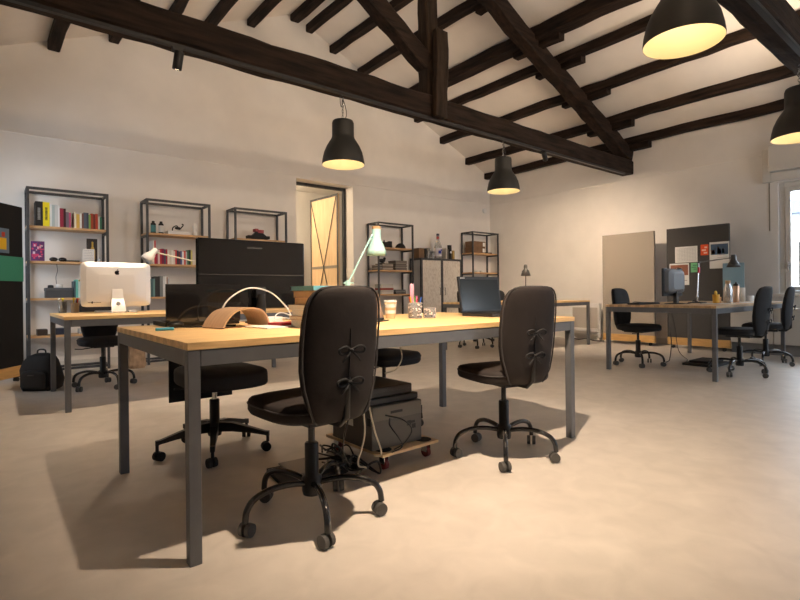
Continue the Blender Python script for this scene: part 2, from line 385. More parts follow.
# outside
struct(MB().bx(X1+.4, 60, -30, 40, -.5, -.4).build('floor_outside', mat('pavement', (.35,.35,.34), .9)))
b = thing('neighbouring_building', (15, 0, -.4), 'pale grey neighbouring building outside the window', 'building')
wb = MB().bx(0, 5, -8, 16, 0, 3.1).build('wall', mat('facade_grey', (.42,.44,.47), .9, var=.2, vscale=3), b)
MB().bx(-.25, 5, -8.2, 16.2, 3.1, 3.4).build('roof', mat('roof_slate', (.16,.19,.23), .8), b)
for k in range(8):
    f = MB().bx(-.06, .0, k*2-5.6, k*2-4.6, 1.3, 2.5).build('window', M_winf, b)
    MB().bx(-.07, -.061, k*2-5.52, k*2-5.13, 1.38, 2.42).bx(-.07, -.061, k*2-5.07, k*2-4.68, 1.38, 2.42).build('pane', M_gloss, f)
# ------------------------------------------------------------------ roof timbers
def rough_beam(p0, p1, w, h, name, m, parent=None, seed=0, seg=18, jit=.012, loc=None):
    rnd = random.Random(seed); p0 = Vector(p0); p1 = Vector(p1); d = (p1-p0).normalized()
    up = Vector((0, 0, 1)) if abs(d.z) < .95 else Vector((0, 1, 0))
    x = d.cross(up).normalized(); z = x.cross(d); rings = []
    ow = 0; oh = 0
    for i in range(seg+1):
        c = p0.lerp(p1, i/seg); ow = ow*.7 + rnd.uniform(-jit, jit)*.5; oh = oh*.7 + rnd.uniform(-jit, jit)*.5
        ring = []
        ch = .16
        for (a, b_) in ((-1,-1+ch), (-1+ch,-1), (1-ch,-1), (1,-1+ch), (1,1-ch), (1-ch,1), (-1+ch,1), (-1,1-ch)):
            ring.append(c + x*(a*w/2*(1+rnd.uniform(-.05,.05))+ow) + z*(b_*h/2*(1+rnd.uniform(-.05,.05))+oh))
        rings.append(ring)
    return MB().rings(rings, smooth=False).build(name, m, parent, loc=loc)
def pz(x): return roof(x) - .075
PUR = [(-.62,.12,.13), (.02,.12,.13), (.66,.13,.14), (1.30,.12,.13), (1.90,.12,.13), (2.52,.13,.14), (3.22,.13,.14), (3.95,.16,.14),
       (4.22,.12,.13), (4.70,.13,.13), (5.26,.13,.14), (6.08,.22,.20), (6.62,.12,.13), (7.32,.13,.13), (8.08,.13,.14), (8.68,.12,.13)]
nth = ['farthest left, by the camera-side eaves', 'second from the left eaves', 'meeting the back wall above the leftmost shelf rack',
       'meeting the back wall just right of the leftmost shelf rack', 'meeting the back wall above the second shelf rack', 'left slope, half hidden by the tie beam',
       'last beam left of the roof ridge', 'running along the roof ridge', 'close beside the ridge on its right', 'second beam right of the ridge', 'third beam right of the ridge',
       'the thickest one, passing behind the king post', 'just below the thickest one on the right slope', 'third from the right wall', 'second from the right wall', 'lowest on the right, along the top of the right wall']
for i, (x, w_, h_) in enumerate(PUR):
    zc = roof(x) - h_/2 + .01
    o = rough_beam((0, Y0+.01, 0), (0, Y1-.004, 0), w_, h_, 'roof_purlin', M_oldY, seed=i, seg=40, jit=.02, loc=(x, 0, zc))
    tag(o, 'dark rough timber roof beam, ' + nth[i], 'beam', 'roof beams running to the back wall')
def truss(Y, label, seed):
    t = thing('roof_truss', (0, Y, 0), label, 'truss', 'roof trusses')
    rough_beam((X0+.01, 0, 3.065), (X1-.01, 0, 3.065), .21, .245, 'tie_beam', M_oldX, t, seed, 50, .009)
    rough_beam((X1-.02, 0, 3.27), (RX+.06, 0, 5.245), .20, .22, 'rafter', M_oldX, t, seed+1, 30, .02)
    rough_beam((X0+.02, 0, 3.27), (RX-.06, 0, 5.245), .20, .22, 'rafter', M_oldX, t, seed+2, 30, .02)
    rough_beam((4.03, 0, 3.16), (4.03, 0, 5.2), .18, .17, 'king_post', M_oldZ, t, seed+3, 16, .015)
    rough_beam((4.07, -.155, 2.93), (4.07, -.155, 3.93), .18, .08, 'clamp_board', M_oldZ, t, seed+4, 10, .02)
    rough_beam((3.98, 0, 3.58), (2.30, 0, 4.63), .17, .20, 'strut', M_oldX, t, seed+5, 12, .015)
    for k, (x, w_, h_) in enumerate(PUR):
        if x in (3.95, 4.22) or x < 0: continue
        ra = roof(x) - h_ - .03
        rough_beam((x+.05, -.42, ra+.02), (x+.05, .36, ra+.02), .13, .12, 'bolster', M_oldY, t, seed*10+k, 6, .015)
    MB().bx(X0+.05, X1-.3, -.10, -.06, 2.908, 2.936).build('light_track', M_blk, t)
truss(4.375, 'dark timber roof truss spanning the middle of the room with two lamps hanging from it', 100)
truss(1.25, 'dark timber roof truss nearest the viewer at the upper right corner', 200)
truss(-1.9, 'dark timber roof truss behind the viewer', 300)

# ------------------------------------------------------------------ pendants
def pendant(x, y, label, z0):
    t = thing('pendant_lamp', (x, y, z0), label, 'pendant lamp', 'black pendant lamps')
    prof = [(.216,0), (.217,.012), (.211,.06), (.196,.125), (.170,.185), (.142,.232), (.122,.262), (.113,.285), (.112,.30), (.112,.425), (.104,.448), (.02,.455)]
    MB().lathe(prof, n=48).build('lamp_shade', M_shade, t)
    MB().lathe([(.2145,.001), (.207,.06), (.192,.125), (.166,.182), (.138,.228), (.112,.262), (.02,.27)], n=48).build('shade_lining', M_inner, t)
    MB().cyl((0,0,.452), (0,0,.475), .016).build('top_cap', M_chrome, t)
    ch = MB(); zt = 2.925 - z0; n_ = max(1, int((zt-.48)/.03)); zz = .49
    for k in range(n_+1):
        M = Matrix.Translation((0, 0, zz+k*.03)) @ Matrix.Rotation(pi/2*(k % 2), 4, 'Z')
        ch.tube([M @ Vector((.010*cos(a), 0, .019*sin(a))) for a in [i*pi/5 for i in range(11)]], .003, 6, False)
    ch.build('chain', M_chrome, t)
    q = (zt-.455)/.22
    MB().tube(bez([(.01, 0, .456), (.045, .0, .456+.06*q), (.03, 0, .456+.14*q), (-.02, -.03, .456+.18*q), (-.05, -.06, .456+.10*q), (-.08, -.08, .456+.12*q), (-.085, -.085, zt-.005)]), .004, 6).build('cable', M_blk, t)
for (x_, y_), z0, l in zip(PENDANTS, PEND_Z, ['black bell pendant lamp hanging above the doorway, left of the king post', 'smallest looking black bell pendant lamp, near the far room corner',
        'largest looking black bell pendant lamp at the top edge of the picture', 'black bell pendant lamp cut by the right edge of the picture']): pendant(x_, y_, l, z0)

M_lens = mat('spot_lens', (1, .82, .58), .4, emit=25)
def track_spot(loc, tgt, label):
    t = thing('track_and_fill_spotlight', loc, label, 'spotlight', 'black track spotlights')
    v = (Vector(tgt) - Vector(loc)).normalized(); a = -v*.07; b_ = v*.075
    M = v.to_track_quat('Z', 'Y').to_matrix().to_4x4()
    MB().lathe([(.028,-.07), (.036,-.066), (.036,.07), (.033,.075), (.031,.07)], M=M, n=24, cap0=True).build('housing', M_blk, t)
    MB().lathe([(.0005,.0695), (.031,.0695)], M=M, n=24).build('lens', M_lens, t)
    MB().tube([(0, 0, .0), (0, 0, .03), (0, .015, 2.88-loc[2])], .008, 8).bx(-.04, .04, .0, .04, 2.878-loc[2], 2.907-loc[2]).build('track_adapter', M_blk, t)
for (a, b_, pw, an), lab in zip(SPOTS, ['black track spotlight on the near truss, out of the picture above the front desk',
        'black track spotlight under the tie beam at upper left, above the second shelf rack',
        'black track spotlight near the right end of the tie beam',
        'added unseen fill spotlight behind the viewer turned up to the left roof slope', 'added unseen fill spotlight behind the viewer turned up to the right roof slope',
        'added unseen fill spotlight turned up to the ceiling above the viewer', 'added unseen fill spotlight behind the viewer turned up to the ceiling']):
    track_spot(a, b_, lab)
for i, (a, b, pw, an) in enumerate(ADDED_UPLIGHTS):
    t = thing('added_uplighter', (a[0], a[1]-.065, 3.195), 'added unseen uplighter on top of the %s tie beam, %s from the left' % (('middle', 'near')[i//4], ('first', 'second', 'third', 'fourth')[i % 4]), 'uplighter', 'added uplighters on the %s tie beam' % ('middle', 'near')[i//4])
    MB().bx(-.06, .06, -.02, .05, 0, .03).bx(-.065, .065, -.02, -.015, .03, .05).build('housing', M_blk, t)
# smoke sensor
tag(MB().cyl((8.60, 7.558, 2.72), (8.60, 7.52, 2.72), .06, .05, 24).build('wall_sensor', M_white), 'small round white sensor high in the far room corner', 'sensor')

# ================================================================== DESKS
def desk(name, x, y, L, Wd, label, wood=None, h=.75):
    t = thing(name, (x, y, 0), label, 'desk', 'steel framed wooden desks'); a = .045; th = .026
    MB().bx(0, L, 0, Wd, h-th, h).build('desktop', wood or M_top, t, bevel=.0015)
    z1 = h-th-.0005; z0 = z1-.055
    MB().bx(a, L-a, 0.002, a, z0, z1).bx(a, L-a, Wd-a, Wd-.002, z0, z1).bx(.002, a, a, Wd-a, z0, z1).bx(L-a, L-.002, a, Wd-a, z0, z1).build('frame', M_steel, t, bevel=.002)
    for px_, py_ in ((0, 0), (L-a, 0), (0, Wd-a), (L-a, Wd-a)):
        MB().bx(px_+.002, px_+a-.002, py_+.002, py_+a-.002, 0, z1).build('leg', M_steel, t, bevel=.002)
    return t
desk('work_desk', .511, 1.750, 2.312, 1.184, 'large foreground desk with pale wooden top, dark grey steel frame and office clutter')
desk('work_desk', 5.54, 1.887, 2.31, 1.15, 'steel framed wooden desk on the right, in front of the dark pinboard', M_topY)
desk('work_desk', .455, 4.69, 2.31, 1.20, 'steel framed wooden desk on the left carrying the silver computer')
desk('work_desk', 5.59, 4.607, 2.31, 1.18, 'steel framed wooden desk in the far corner, half hidden by the laptop and chair')

# ================================================================== CHAIRS
def sring(cx, cy, z, a, b, n=28, e=3.2, tilt=None):
    r = []
    for k in range(n):
        t = 2*pi*k/n; c_, s_ = cos(t), sin(t)
        r.append(Vector((cx + a*math.copysign(abs(c_)**(2/e), c_), cy + b*math.copysign(abs(s_)**(2/e), s_), z)))
    return r
def make_chair(label, cover, ties, flat=False, twist=0, name='office_chair', skirt=False):
    t = thing(name, (0, 0, 0), label, 'chair', 'black swivel desk chairs')
    # base
    MB().lathe([(.036,.095), (.040,.11), (.040,.165), (.028,.172), (.028,.30), (.024,.305)], n=24, cap0=True, cap1=True).build('gas_column_cover', M_blk, t)
    MB().cyl((0,0,.30), (0,0,.405), .014).build('gas_column', M_chrome if flat else M_tube, t)
    q5 = 1.085 if flat else 1.0
    for k in range(5):
        a = twist + k*2*pi/5; d = Vector((cos(a), sin(a), 0))
        if flat:
            arm = MB(); s_ = Vector((-sin(a), cos(a), 0)); rings = []
            for r_, z_, w_, h_ in ((.03,.145,.022,.055), (.10,.143,.022,.05), (.20,.122,.016,.032), (.27,.105,.014,.022), (.292,.10,.012,.03)):
                c_ = d*r_*q5 + Vector((0,0,z_)); rings.append([c_+s_*w_+Vector((0,0,h_/2)), c_-s_*w_+Vector((0,0,h_/2)), c_-s_*w_-Vector((0,0,h_/2)), c_+s_*w_-Vector((0,0,h_/2))])
            arm.rings(rings, smooth=False)
            arm.cyl(d*.308+Vector((0,0,.10)), d*.308+Vector((0,0,.055)), .009)
            arm = arm.build('base_arm', M_blk, t, bevel=.002)
        else:
            pts = bez([d*.02+Vector((0,0,.140)), d*.10+Vector((0,0,.155)), d*.18+Vector((0,0,.155)), d*.245+Vector((0,0,.135)), d*.275+Vector((0,0,.10)), d*.283+Vector((0,0,.055))], 6)
            arm = MB().tube(pts, .0125, 10).build('base_arm', M_tube, t)
        s_ = Vector((-sin(a+.5), cos(a+.5), 0)); c_ = d*.283*q5 + Vector((0,0,.0275)) - Vector((cos(a+.5), sin(a+.5), 0))*.010
        cm = MB()
        for q in (-1, 1): cm.cyl(c_+s_*q*.006, c_+s_*q*.024, .0265, .0250, 18)
        cas = cm.build('caster', M_blkm if flat else M_caster, arm)
    MB().bx(-.09, .09, -.13, .10, .400, .425).tube([(.08, .05, .405), (.18, .06, .395), (.24, .07, .400)], .006, 6).build('seat_mechanism', M_blk, t, bevel=.004)
    # seat cushion
    s = MB(); rings = []
    for z_, f in ((.426, .90), (.432, .97), (.445, 1.0), (.470, 1.0), (.486, .985), (.494, .94), (.498, .80), (.500, .5), (.500, .2)):
        rings.append(sring(0, .10 if flat else .015, z_-(.02 if flat and z_ < .46 else 0), .215*f, (.28 if flat else .215)*f, 36, 3.6))
    for r_ in rings:
        for v in r_:
            if v.z > .44: v.z += .006*cos(v.x*9)*cos(v.y*8)
            if v.y > .15 and not flat: v.z -= (v.y-.15)**2*2.2
    seat = s.rings(rings).build('seat', cover, t)
    if not flat: MB().tube([Vector((v.x*1.012, (v.y-.015)*1.012+.015, .472-(max(0,v.y-.15)**2*2.2))) for v in sring(0,.015,0,.213,.213,36,3.6)+[sring(0,.015,0,.213,.213,36,3.6)[0]]], .0035, 6).build('seat_piping', M_pipe if ties else cover, seat)
    # back bracket
    MB().tube([(0, -.08, .412), (0, -.20, .414), (0, -.245, .45), (0, -.25, .60)], .013, 8).build('back_bracket', M_blk, t)
    # backrest in its cover
    prof = [(.430,.105,.026), (.44,.120,.032), (.50,.148,.038), (.56,.166,.040), (.63,.177,.039), (.71,.180,.037), (.80,.178,.035), (.86,.171,.032), (.893,.160,.029), (.914,.144,.025), (.927,.122,.019), (.933,.09,.012), (.935,.05,.006)]
    prof = [(z_, a_*.955, b_) for z_, a_, b_ in prof]
    def cy(z_): return -.215 - (.05*((z_-.50)/.44)**1.5 if z_ > .5 else 0) + (0 if z_ > .5 else (.5-z_)*.25)
    rings = []
    for z_, a, b_ in prof:
        r_ = sring(0, cy(max(z_, .5)) if z_ > .5 else cy(z_), z_, a, b_, 32, 2.8)
        for v in r_: v.y += v.x**2*1.0       # wraps slightly round the sitter
        rings.append(r_)
    rr = random.Random(3)
    back = MB().rings(rings).build('backrest', cover, t)
    if skirt:
        MB().bx(-.19, .19, -.235, -.222, .27, .55).build('cover_skirt', cover, t, bevel=.003)
    # piping around the outline
    side = []
    yb = -.02
    for z_, a, b_ in prof: side.append(Vector((a*1.005, (cy(z_)+yb*b_/.04) + (a**2)*1.0, z_)))
    outl = side + [Vector((-v.x, v.y, v.z)) for v in side[::-1]]
    MB().tube(outl, .0042, 6).build('piping', M_pipe if ties else cover, back)
    # centre slit and tie bows on the rear side
    yr = lambda z_: cy(z_) - (.0405 if z_ < .78 else .036)
    if ties:
        MB().tube([(0, yr(z_), z_) for z_ in (.45, .50, .58, .66, .73, .78)], .0022, 6).build('centre_slit', M_blkm, back)
    for zb in ((.700, .582) if ties else (.70, .58)):
        bw = MB(); y_ = yr(zb) - .004
        for q in (-1, 1):
            bw.tube(bez([(0, y_, zb), (q*.030, y_-.016, zb+.016), (q*.058, y_-.010, zb+.006), (q*.050, y_-.010, zb-.010), (q*.015, y_-.006, zb-.006), (0, y_, zb)], 5), .0048, 6)
            bw.tube(bez([(0, y_, zb), (q*.018, y_-.010, zb-.018), (q*.040, y_-.006, zb-.040)], 5), .004, 6)
        bw.sphere((0, y_-.004, zb), .009)
        bw.build('tie_bow', M_cover2, back)
    return t
def put(c, x, y, rz, label):
    c.location = (x, y, 0); c.rotation_euler = (0, 0, rz); c['label'] = label
cA = make_chair('x', M_cover, True, twist=R(33))
put(cA, 1.018, 1.832, R(3), 'charcoal covered swivel chair with two tie bows, nearest the viewer')
cB = copy_tree(cA); put(cB, 2.225, 1.825, R(-14), 'charcoal covered swivel chair with tie bows, tucked in front of the open laptop')
for ch in [o for o in cB.children if o.name.startswith('base_arm')]: ch.rotation_euler = (0, 0, R(-14))
cC = make_chair('x', M_cover2, False, flat=True, twist=R(-3.2), skirt=True)
put(cC, 1.015, 2.966, R(180)+R(0), 'black swivel chair with flat star base behind the left part of the foreground desk')
cD = make_chair('x', M_cover2, False, twist=R(39))
put(cD, 2.16, 2.84, R(184), 'black swivel chair behind the foreground desk, seat showing above the printer')
def dup(x, y, rz, label):
    c = copy_tree(cD); put(c, x, y, rz, label); return c
dup(.88, 5.79, R(178), 'black swivel chair behind the desk with the silver computer')
dup(6.22, 5.68, R(190), 'black swivel chair at the far corner desk, behind the open laptop')
dup(7.38, 5.95, R(175), 'black swivel chair at the far corner desk, just right of the open laptop')
dup(6.14, 2.95, R(176), 'black swivel chair at the left end of the right-hand desk')
dup(6.22, 1.90, R(-4), 'nearer of the two black swivel chairs at the front of the right-hand desk')
dup(7.32, 1.96, R(6), 'farther of the two black swivel chairs at the right-hand desk, beside the window')

# ================================================================== SHELF RACKS
RY0, RY1 = 7.19, 7.53
SHELF_Z = (.45, .89, 1.325, 1.735)
def rack(x, label, skip=()):
    t = thing('shelf_rack', (x, RY0, 0), label, 'shelf rack', 'black metal shelf racks'); a = .028; Wd = .83; D = RY1-RY0; Hh = 2.18
    f = MB()
    for px_ in (0, Wd-a):
        for py_ in (0, D-a): f.bx(px_, px_+a, py_, py_+a, 0, Hh)
    for z_ in (.03, Hh-a):
        f.bx(a, Wd-a, 0, a, z_, z_+a).bx(a, Wd-a, D-a, D, z_, z_+a).bx(0, a, a, D-a, z_, z_+a).bx(Wd-a, Wd, a, D-a, z_, z_+a)
    for z_ in SHELF_Z:
        f.bx(0, a, a, D-a, z_-.052, z_-.0265).bx(Wd-a, Wd, a, D-a, z_-.052, z_-.0265)
    f.build('frame', M_rack, t, bevel=.0015)
    for z_ in SHELF_Z: MB().bx(.002, Wd-.002, a+.001, D-a-.001, z_-.026, z_).build('shelf', M_shelf, t, bevel=.001)
RK = [.345, 1.605, 2.78, 5.37, 7.825]
for x, l in zip(RK, ['leftmost black metal shelf rack, full of books and boxes, on the back wall', 'second black metal shelf rack from the left, with red books',
     'third black metal shelf rack from the left, half hidden behind the black monitor', 'black metal shelf rack right of the doorway, stacked with magazines', 'black metal shelf rack in the far corner beside the pale cabinet']): rack(x, l)

def book(x, z, w_, h_, d_, rgb, label, group, y0=None, tilt=0, name='book'):
    y = y0 if y0 is not None else RY0 + .035
    m = col_mat(rgb, .55)
    o = MB().bx(0, w_, 0, .003, 0, h_).bx(0, .002, .003, d_, 0, h_).bx(w_-.002, w_, .003, d_, 0, h_).build(name, m, loc=(x, y, z))
    if tilt: o.rotation_euler = (0, tilt, 0)
    tag(o, label, 'book', group)
    MB().bx(.0022, w_-.0022, .0035, d_-.004, .003, h_-.003).build('pages', M_page, o)
    return o
CN = lambda r: r
def row(x0, z, spec, group, place, y0=None):
    """spec: list of (width, height, rgb, colour words, extra)"""
    x = x0; names = [q[3] for q in spec]; out = []
    for i, (w_, h_, rgb, nm) in enumerate([q[:4] for q in spec]):
        dup_ = names.count(nm) > 1
        if i == 0: rel = 'leftmost on'
        elif i == len(spec)-1: rel = 'rightmost on'
        elif dup_: rel = 'between the %s and %s ones on' % (names[i-1], names[i+1])
        else: rel = 'on'
        o = book(x, z, w_-.0015, h_, .20, rgb, '%s book %s %s' % (nm, rel, place), group, y0)
        if len(spec[i]) > 4:
            mk = MB(); zz = h_*.25
            rr = random.Random(i)
            while zz < h_*.75:
                s_ = rr.uniform(.006, .014); mk.bx(w_*.3, w_*.66, -.0006, -.0001, zz, zz+s_); zz += s_+.004
            mk.build('spine_lettering', col_mat(spec[i][4]), o)
        x += w_; out.append(o)
    return out
row(.43, 1.7355, [(.072,.285,(30,30,32),'thick black','' and 0) if 0 else (.074,.285,(28,29,32),'thick black',(150,150,150)), (.066,.282,(238,218,30),'bright yellow',(40,40,30)),
    (.020,.262,(225,228,225),'slim white'), (.028,.258,(178,190,188),'pale grey green'), (.032,.262,(205,208,208),'light grey'), (.018,.255,(235,235,235),'tall white'),
    (.038,.225,(150,36,60),'crimson'), (.024,.225,(60,18,26),'dark maroon'), (.030,.185,(120,105,118),'greyish purple'), (.020,.180,(196,80,120),'pink')], 'books on the top shelf of the leftmost rack', 'the top shelf of the leftmost rack')
row(.812, 1.7355, [(.024,.19,(236,226,196),'cream'), (.034,.17,(222,178,80),'mustard'), (.022,.18,(238,236,230),'off white'), (.020,.185,(120,80,70),'brown'),
    (.030,.195,(86,94,110),'slate blue'), (.022,.195,(58,66,84),'navy'), (.022,.175,(130,170,90),'grass green'), (.026,.19,(165,62,36),'rust red'), (.024,.185,(112,44,30),'reddish brown'), (.026,.19,(190,70,46),'orange red')],
    'books on the top shelf of the leftmost rack', 'the leftmost rack top shelf, right half')
for i, (xx, ww, hh, c_, nm) in enumerate([(1.067,.016,.16,(214,222,216),'thin whitish'), (1.084,.02,.155,(60,120,90),'dark green'), (1.105,.030,.16,(36,38,40),'black')]):
    book(xx, 1.7355, ww-.002, hh, .16, c_, nm + ' book beside the right post of the leftmost rack, top shelf', 'books on the top shelf of the leftmost rack')
row(1.69, 1.3255, [(.016,.31,(235,232,230),'tall white'), (.018,.31,(200,30,60),'tall scarlet'), (.024,.20,(160,30,66),'wine red'), (.026,.19,(226,200,200),'pale pink'), (.024,.20,(190,36,56),'red'),
    (.030,.205,(130,28,70),'magenta'), (.018,.20,(70,70,96),'indigo'), (.022,.20,(170,40,60),'ruby'), (.028,.19,(232,224,214),'ivory'), (.022,.185,(214,206,196),'beige'),
    (.028,.19,(240,236,230),'white'), (.020,.18,(222,210,200),'cream'), (.022,.195,(200,50,60),'cherry red'), (.022,.19,(44,48,60),'black blue'), (.024,.18,(100,40,50),'burgundy'),
    (.020,.185,(70,90,140),'blue'), (.026,.18,(225,225,228),'pale'), (.022,.19,(214,80,66),'coral'), (.020,.18,(190,190,196),'silver grey'), (.024,.20,(60,110,76),'forest green'),
    (.024,.205,(36,38,42),'jet black'), (.022,.20,(206,202,120),'olive yellow')], 'books on the third shelf of the second rack', 'the red book shelf, second rack')
row(1.69, .8905, [(.020,.24,(110,150,150),'teal grey'), (.060,.27,(38,40,44),'wide black'), (.038,.275,(120,128,134),'mid grey'), (.026,.27,(214,218,222),'white grey'), (.020,.28,(235,236,238),'bright white'),
    (.014,.26,(150,100,70),'slim brown'), (.018,.24,(190,196,200),'light silver')], 'binders on the second shelf of the second rack', 'the lower visible shelf of the second rack')
row(.80, .8905, [(.022,.20,(60,80,90),'dark teal'), (.026,.22,(110,190,180),'turquoise'), (.024,.20,(200,220,214),'mint white'), (.022,.22,(228,226,90),'lemon yellow'), (.020,.22,(230,230,225),'plain white')],
    'folders behind the silver computer', 'the shelf left of the silver computer')

def tg(o, l, c, g=None): return tag(o, l, c, g)
# rack 1 odds and ends
t = tg(MB().bx(-.066, .066, -.004, .004, 0, .235).build('magazine', col_mat((96,50,110),.4), loc=(.455, 7.31, 1.3265), rz=0), 'purple and pink magazine cover propped on the third shelf of the leftmost rack', 'magazine')
m_ = MB(); rr = random.Random(5)
for k in range(14): m_.box((rr.uniform(-.05,.05), -.0052, rr.uniform(.03,.2)), (rr.uniform(.01,.04), .002, rr.uniform(.01,.04)))
m_.build('cover_print', col_mat((214,70,120),.4), t)
m_ = MB()
for k in range(8): m_.box((rr.uniform(-.045,.045), -.0062, rr.uniform(.05,.19)), (rr.uniform(.01,.03), .002, rr.uniform(.01,.03)))
m_.build('cover_highlight', col_mat((228,200,214),.4), t)
def headset(x, z, label):
    t = tg(MB().sphere((0,0,.028), .034, (1.3,1,.8)).build('speaker_puck', M_gloss, loc=(x, 7.33, z+.001)), label, 'gadget', 'black gadgets on the leftmost rack')
headset(.61, 1.3255, 'round black gadget on the third shelf of the leftmost rack, left one'); headset(.70, 1.3255, 'round black gadget on the third shelf of the leftmost rack, beside the dark book')
tg(MB().bx(0,.14,0,.14,0,.018).build('notebook', M_blkm, loc=(.73,7.26,1.3265), bevel=.003), 'flat black notebook lying beside the round gadgets on the leftmost rack', 'notebook')
t = tg(MB().bx(0,.115,0,.02,0,.30).build('picture_frame', col_mat((40,34,34),.5), loc=(.955,7.34,1.3265), bevel=.003), 'tall dark framed picture with a golden bottle on the leftmost rack', 'picture')
MB().lathe([(.024,.03),(.028,.05),(.028,.15),(.010,.20),(.010,.26),(.001,.262)], (.06,-.010,0), 16, Matrix.Diagonal((1,.3,1,1))).build('bottle_print', col_mat((196,160,70),.4), t)
t = tg(MB().bx(0,.125,0,.004,0,.165).build('letter_sheet', M_paper, loc=(.905,7.30,1.3265)), 'white sheet with blue handwriting leaning on the leftmost rack', 'paper')
m_ = MB()
for k in range(7):
    xx = .012
    while xx < .105:
        L_ = rr.uniform(.006,.022); m_.bx(xx, min(xx+L_,.113), -.0009, -.0003, .145-k*.02, .148-k*.02); xx += L_+.006
m_.build('handwriting', col_mat((60,80,130)), t)
tg(MB().lathe([(.02,0),(.024,.02),(.022,.045),(.008,.062),(.001,.064)], n=16, cap0=True).build('figurine', mat('silver_paint',(.5,.5,.52),.3,metal=.6), loc=(1.09,7.31,1.3265)), 'small silver figurine by the right post of the leftmost rack', 'figurine')
t = tg(MB().bx(0,.265,0,.22,0,.115).build('storage_box', col_mat((66,70,76),.6), loc=(.525,7.24,.8915), bevel=.004), 'dark grey lidded storage box on the second shelf of the leftmost rack', 'box')
MB().bx(-.004,.269,-.004,.224,.085,.120).build('lid', col_mat((74,78,84),.6), t, bevel=.003)
tg(MB().lathe([(.03,0),(.036,.008),(.038,.042),(.034,.042),(.03,.012)], n=24, cap0=True).build('white_bowl', M_white, loc=(.665,7.33,1.0125)), 'small white bowl standing on the dark grey storage box', 'bowl')
tg(MB().lathe([(.03,0),(.032,.006),(.028,.03),(.001,.034)], n=20, cap0=True).build('black_dish', M_blkm, loc=(.578,7.33,1.0125)), 'small black dish standing on the dark grey storage box', 'dish')
tg(MB().tube(bez([(0,0,.0),(-.005,.0,.10),(.01,0,.17),(.004,0,.255)]), .003, 6).build('hanging_cable', M_blk, loc=(.64,7.36,1.045)), 'thin black cable hanging down to the grey storage box', 'cable')
for k, (xx, w_, h_, c_, l) in enumerate([(.44,.10,.07,(60,50,46),'small dark box on the lowest shelf of the leftmost rack'), (.58,.14,.075,(34,42,60),'navy box on the lowest shelf of the leftmost rack, behind the desk corner'),
        (.86,.20,.055,(150,156,160),'grey paper tray on the lowest shelf of the leftmost rack')]):
    tg(MB().bx(0,w_,0,.2,0,h_).build('storage_box', col_mat(c_), loc=(xx,7.25,.451), bevel=.003), l, 'box')
# rack 2
def can(x, z, label, rgb, y=7.31):
    t = tg(MB().lathe([(.030,0),(.032,.004),(.032,.13),(.018,.145),(.018,.165),(.001,.17)], n=20, cap0=True).build('spray_can', M_blkm, loc=(x,y,z)), label, 'can', 'spray cans on the second rack')
    MB().lathe([(.0325,.02),(.0325,.11)], n=20).build('can_label', col_mat(rgb,.4), t)
can(1.715, 1.7365, 'black spray can at the left of the top shelf of the second rack', (60,120,124)); can(1.812, 1.7365, 'white labelled spray can beside the black one on the second rack', (208,208,206))
tg(MB().bx(0,.29,0,.17,0,.048).build('white_box', M_white, loc=(1.885,7.26,1.7365), bevel=.004), 'flat white box lying on the top shelf of the second rack', 'box')
t = tg(MB().tube(bez([(-.07,0,.006),(-.06,0,.05),(-.01,.0,.075),(.02,0,.03),(.06,0,.07),(.075,0,.095),(.055,0,.105)]), .008, 8).build('toy_dinosaur', M_blkm, loc=(2.03,7.33,1.7865)), 'black wire animal figure standing on the flat white box', 'figure')
MB().sphere((.0,0,.045), .024, (1.6,.8,.8)).build('body', M_blkm, t)
t = tg(MB().lathe([(.03,0),(.032,.03),(.016,.07),(.026,.10),(.03,.13),(.022,.165),(.001,.18)], n=18, cap0=True).build('white_figurine', M_white, loc=(2.245,7.30,1.7365)), 'white hourglass shaped figurine at the right of the second rack top shelf', 'figurine')
t = tg(MB().bx(-.05,.05,-.03,.03,0,.06).build('camera_body', M_blkm, loc=(1.97,7.30,.8915), bevel=.006), 'vintage black and silver camera on the lower shelf of the second rack', 'camera')
MB().bx(-.045,.045,-.025,.025,.06,.10).bx(-.02,.02,-.02,.02,.10,.13).build('top_plate', M_chrome, t, bevel=.004); MB().cyl((0,-.03,.035),(0,-.07,.035),.026).build('lens', M_gloss, t)
tg(MB().bx(0,.16,0,.12,0,.03).build('black_case', M_blkm, loc=(2.05,7.28,.8915), bevel=.004), 'flat black case right of the vintage camera', 'case')
# rack 3
t = thing('model_car', (3.19, 7.33, 1.7365), 'black and red model car on the top shelf of the third rack', 'model')
MB().bx(-.17,.17,-.06,.06,.015,.06).prism([(-.10,.06),(.12,.06),(.05,.12),(-.03,.12)], .09, Matrix.Translation((0,-.045,0)) @ MY).build('car_body', M_blkm, t, bevel=.004)
MB().bx(-.02,.07,-.062,.062,.10,.15).bx(-.06,-.01,-.05,.05,.12,.165).build('red_panels', col_mat((150,40,44),.4), t, bevel=.003)
for q in (-.11,.11):
    for y_ in (-.065,.045): MB().cyl((q,y_,.025),(q,y_+.02,.025),.025).build('wheel', M_rubber, t)
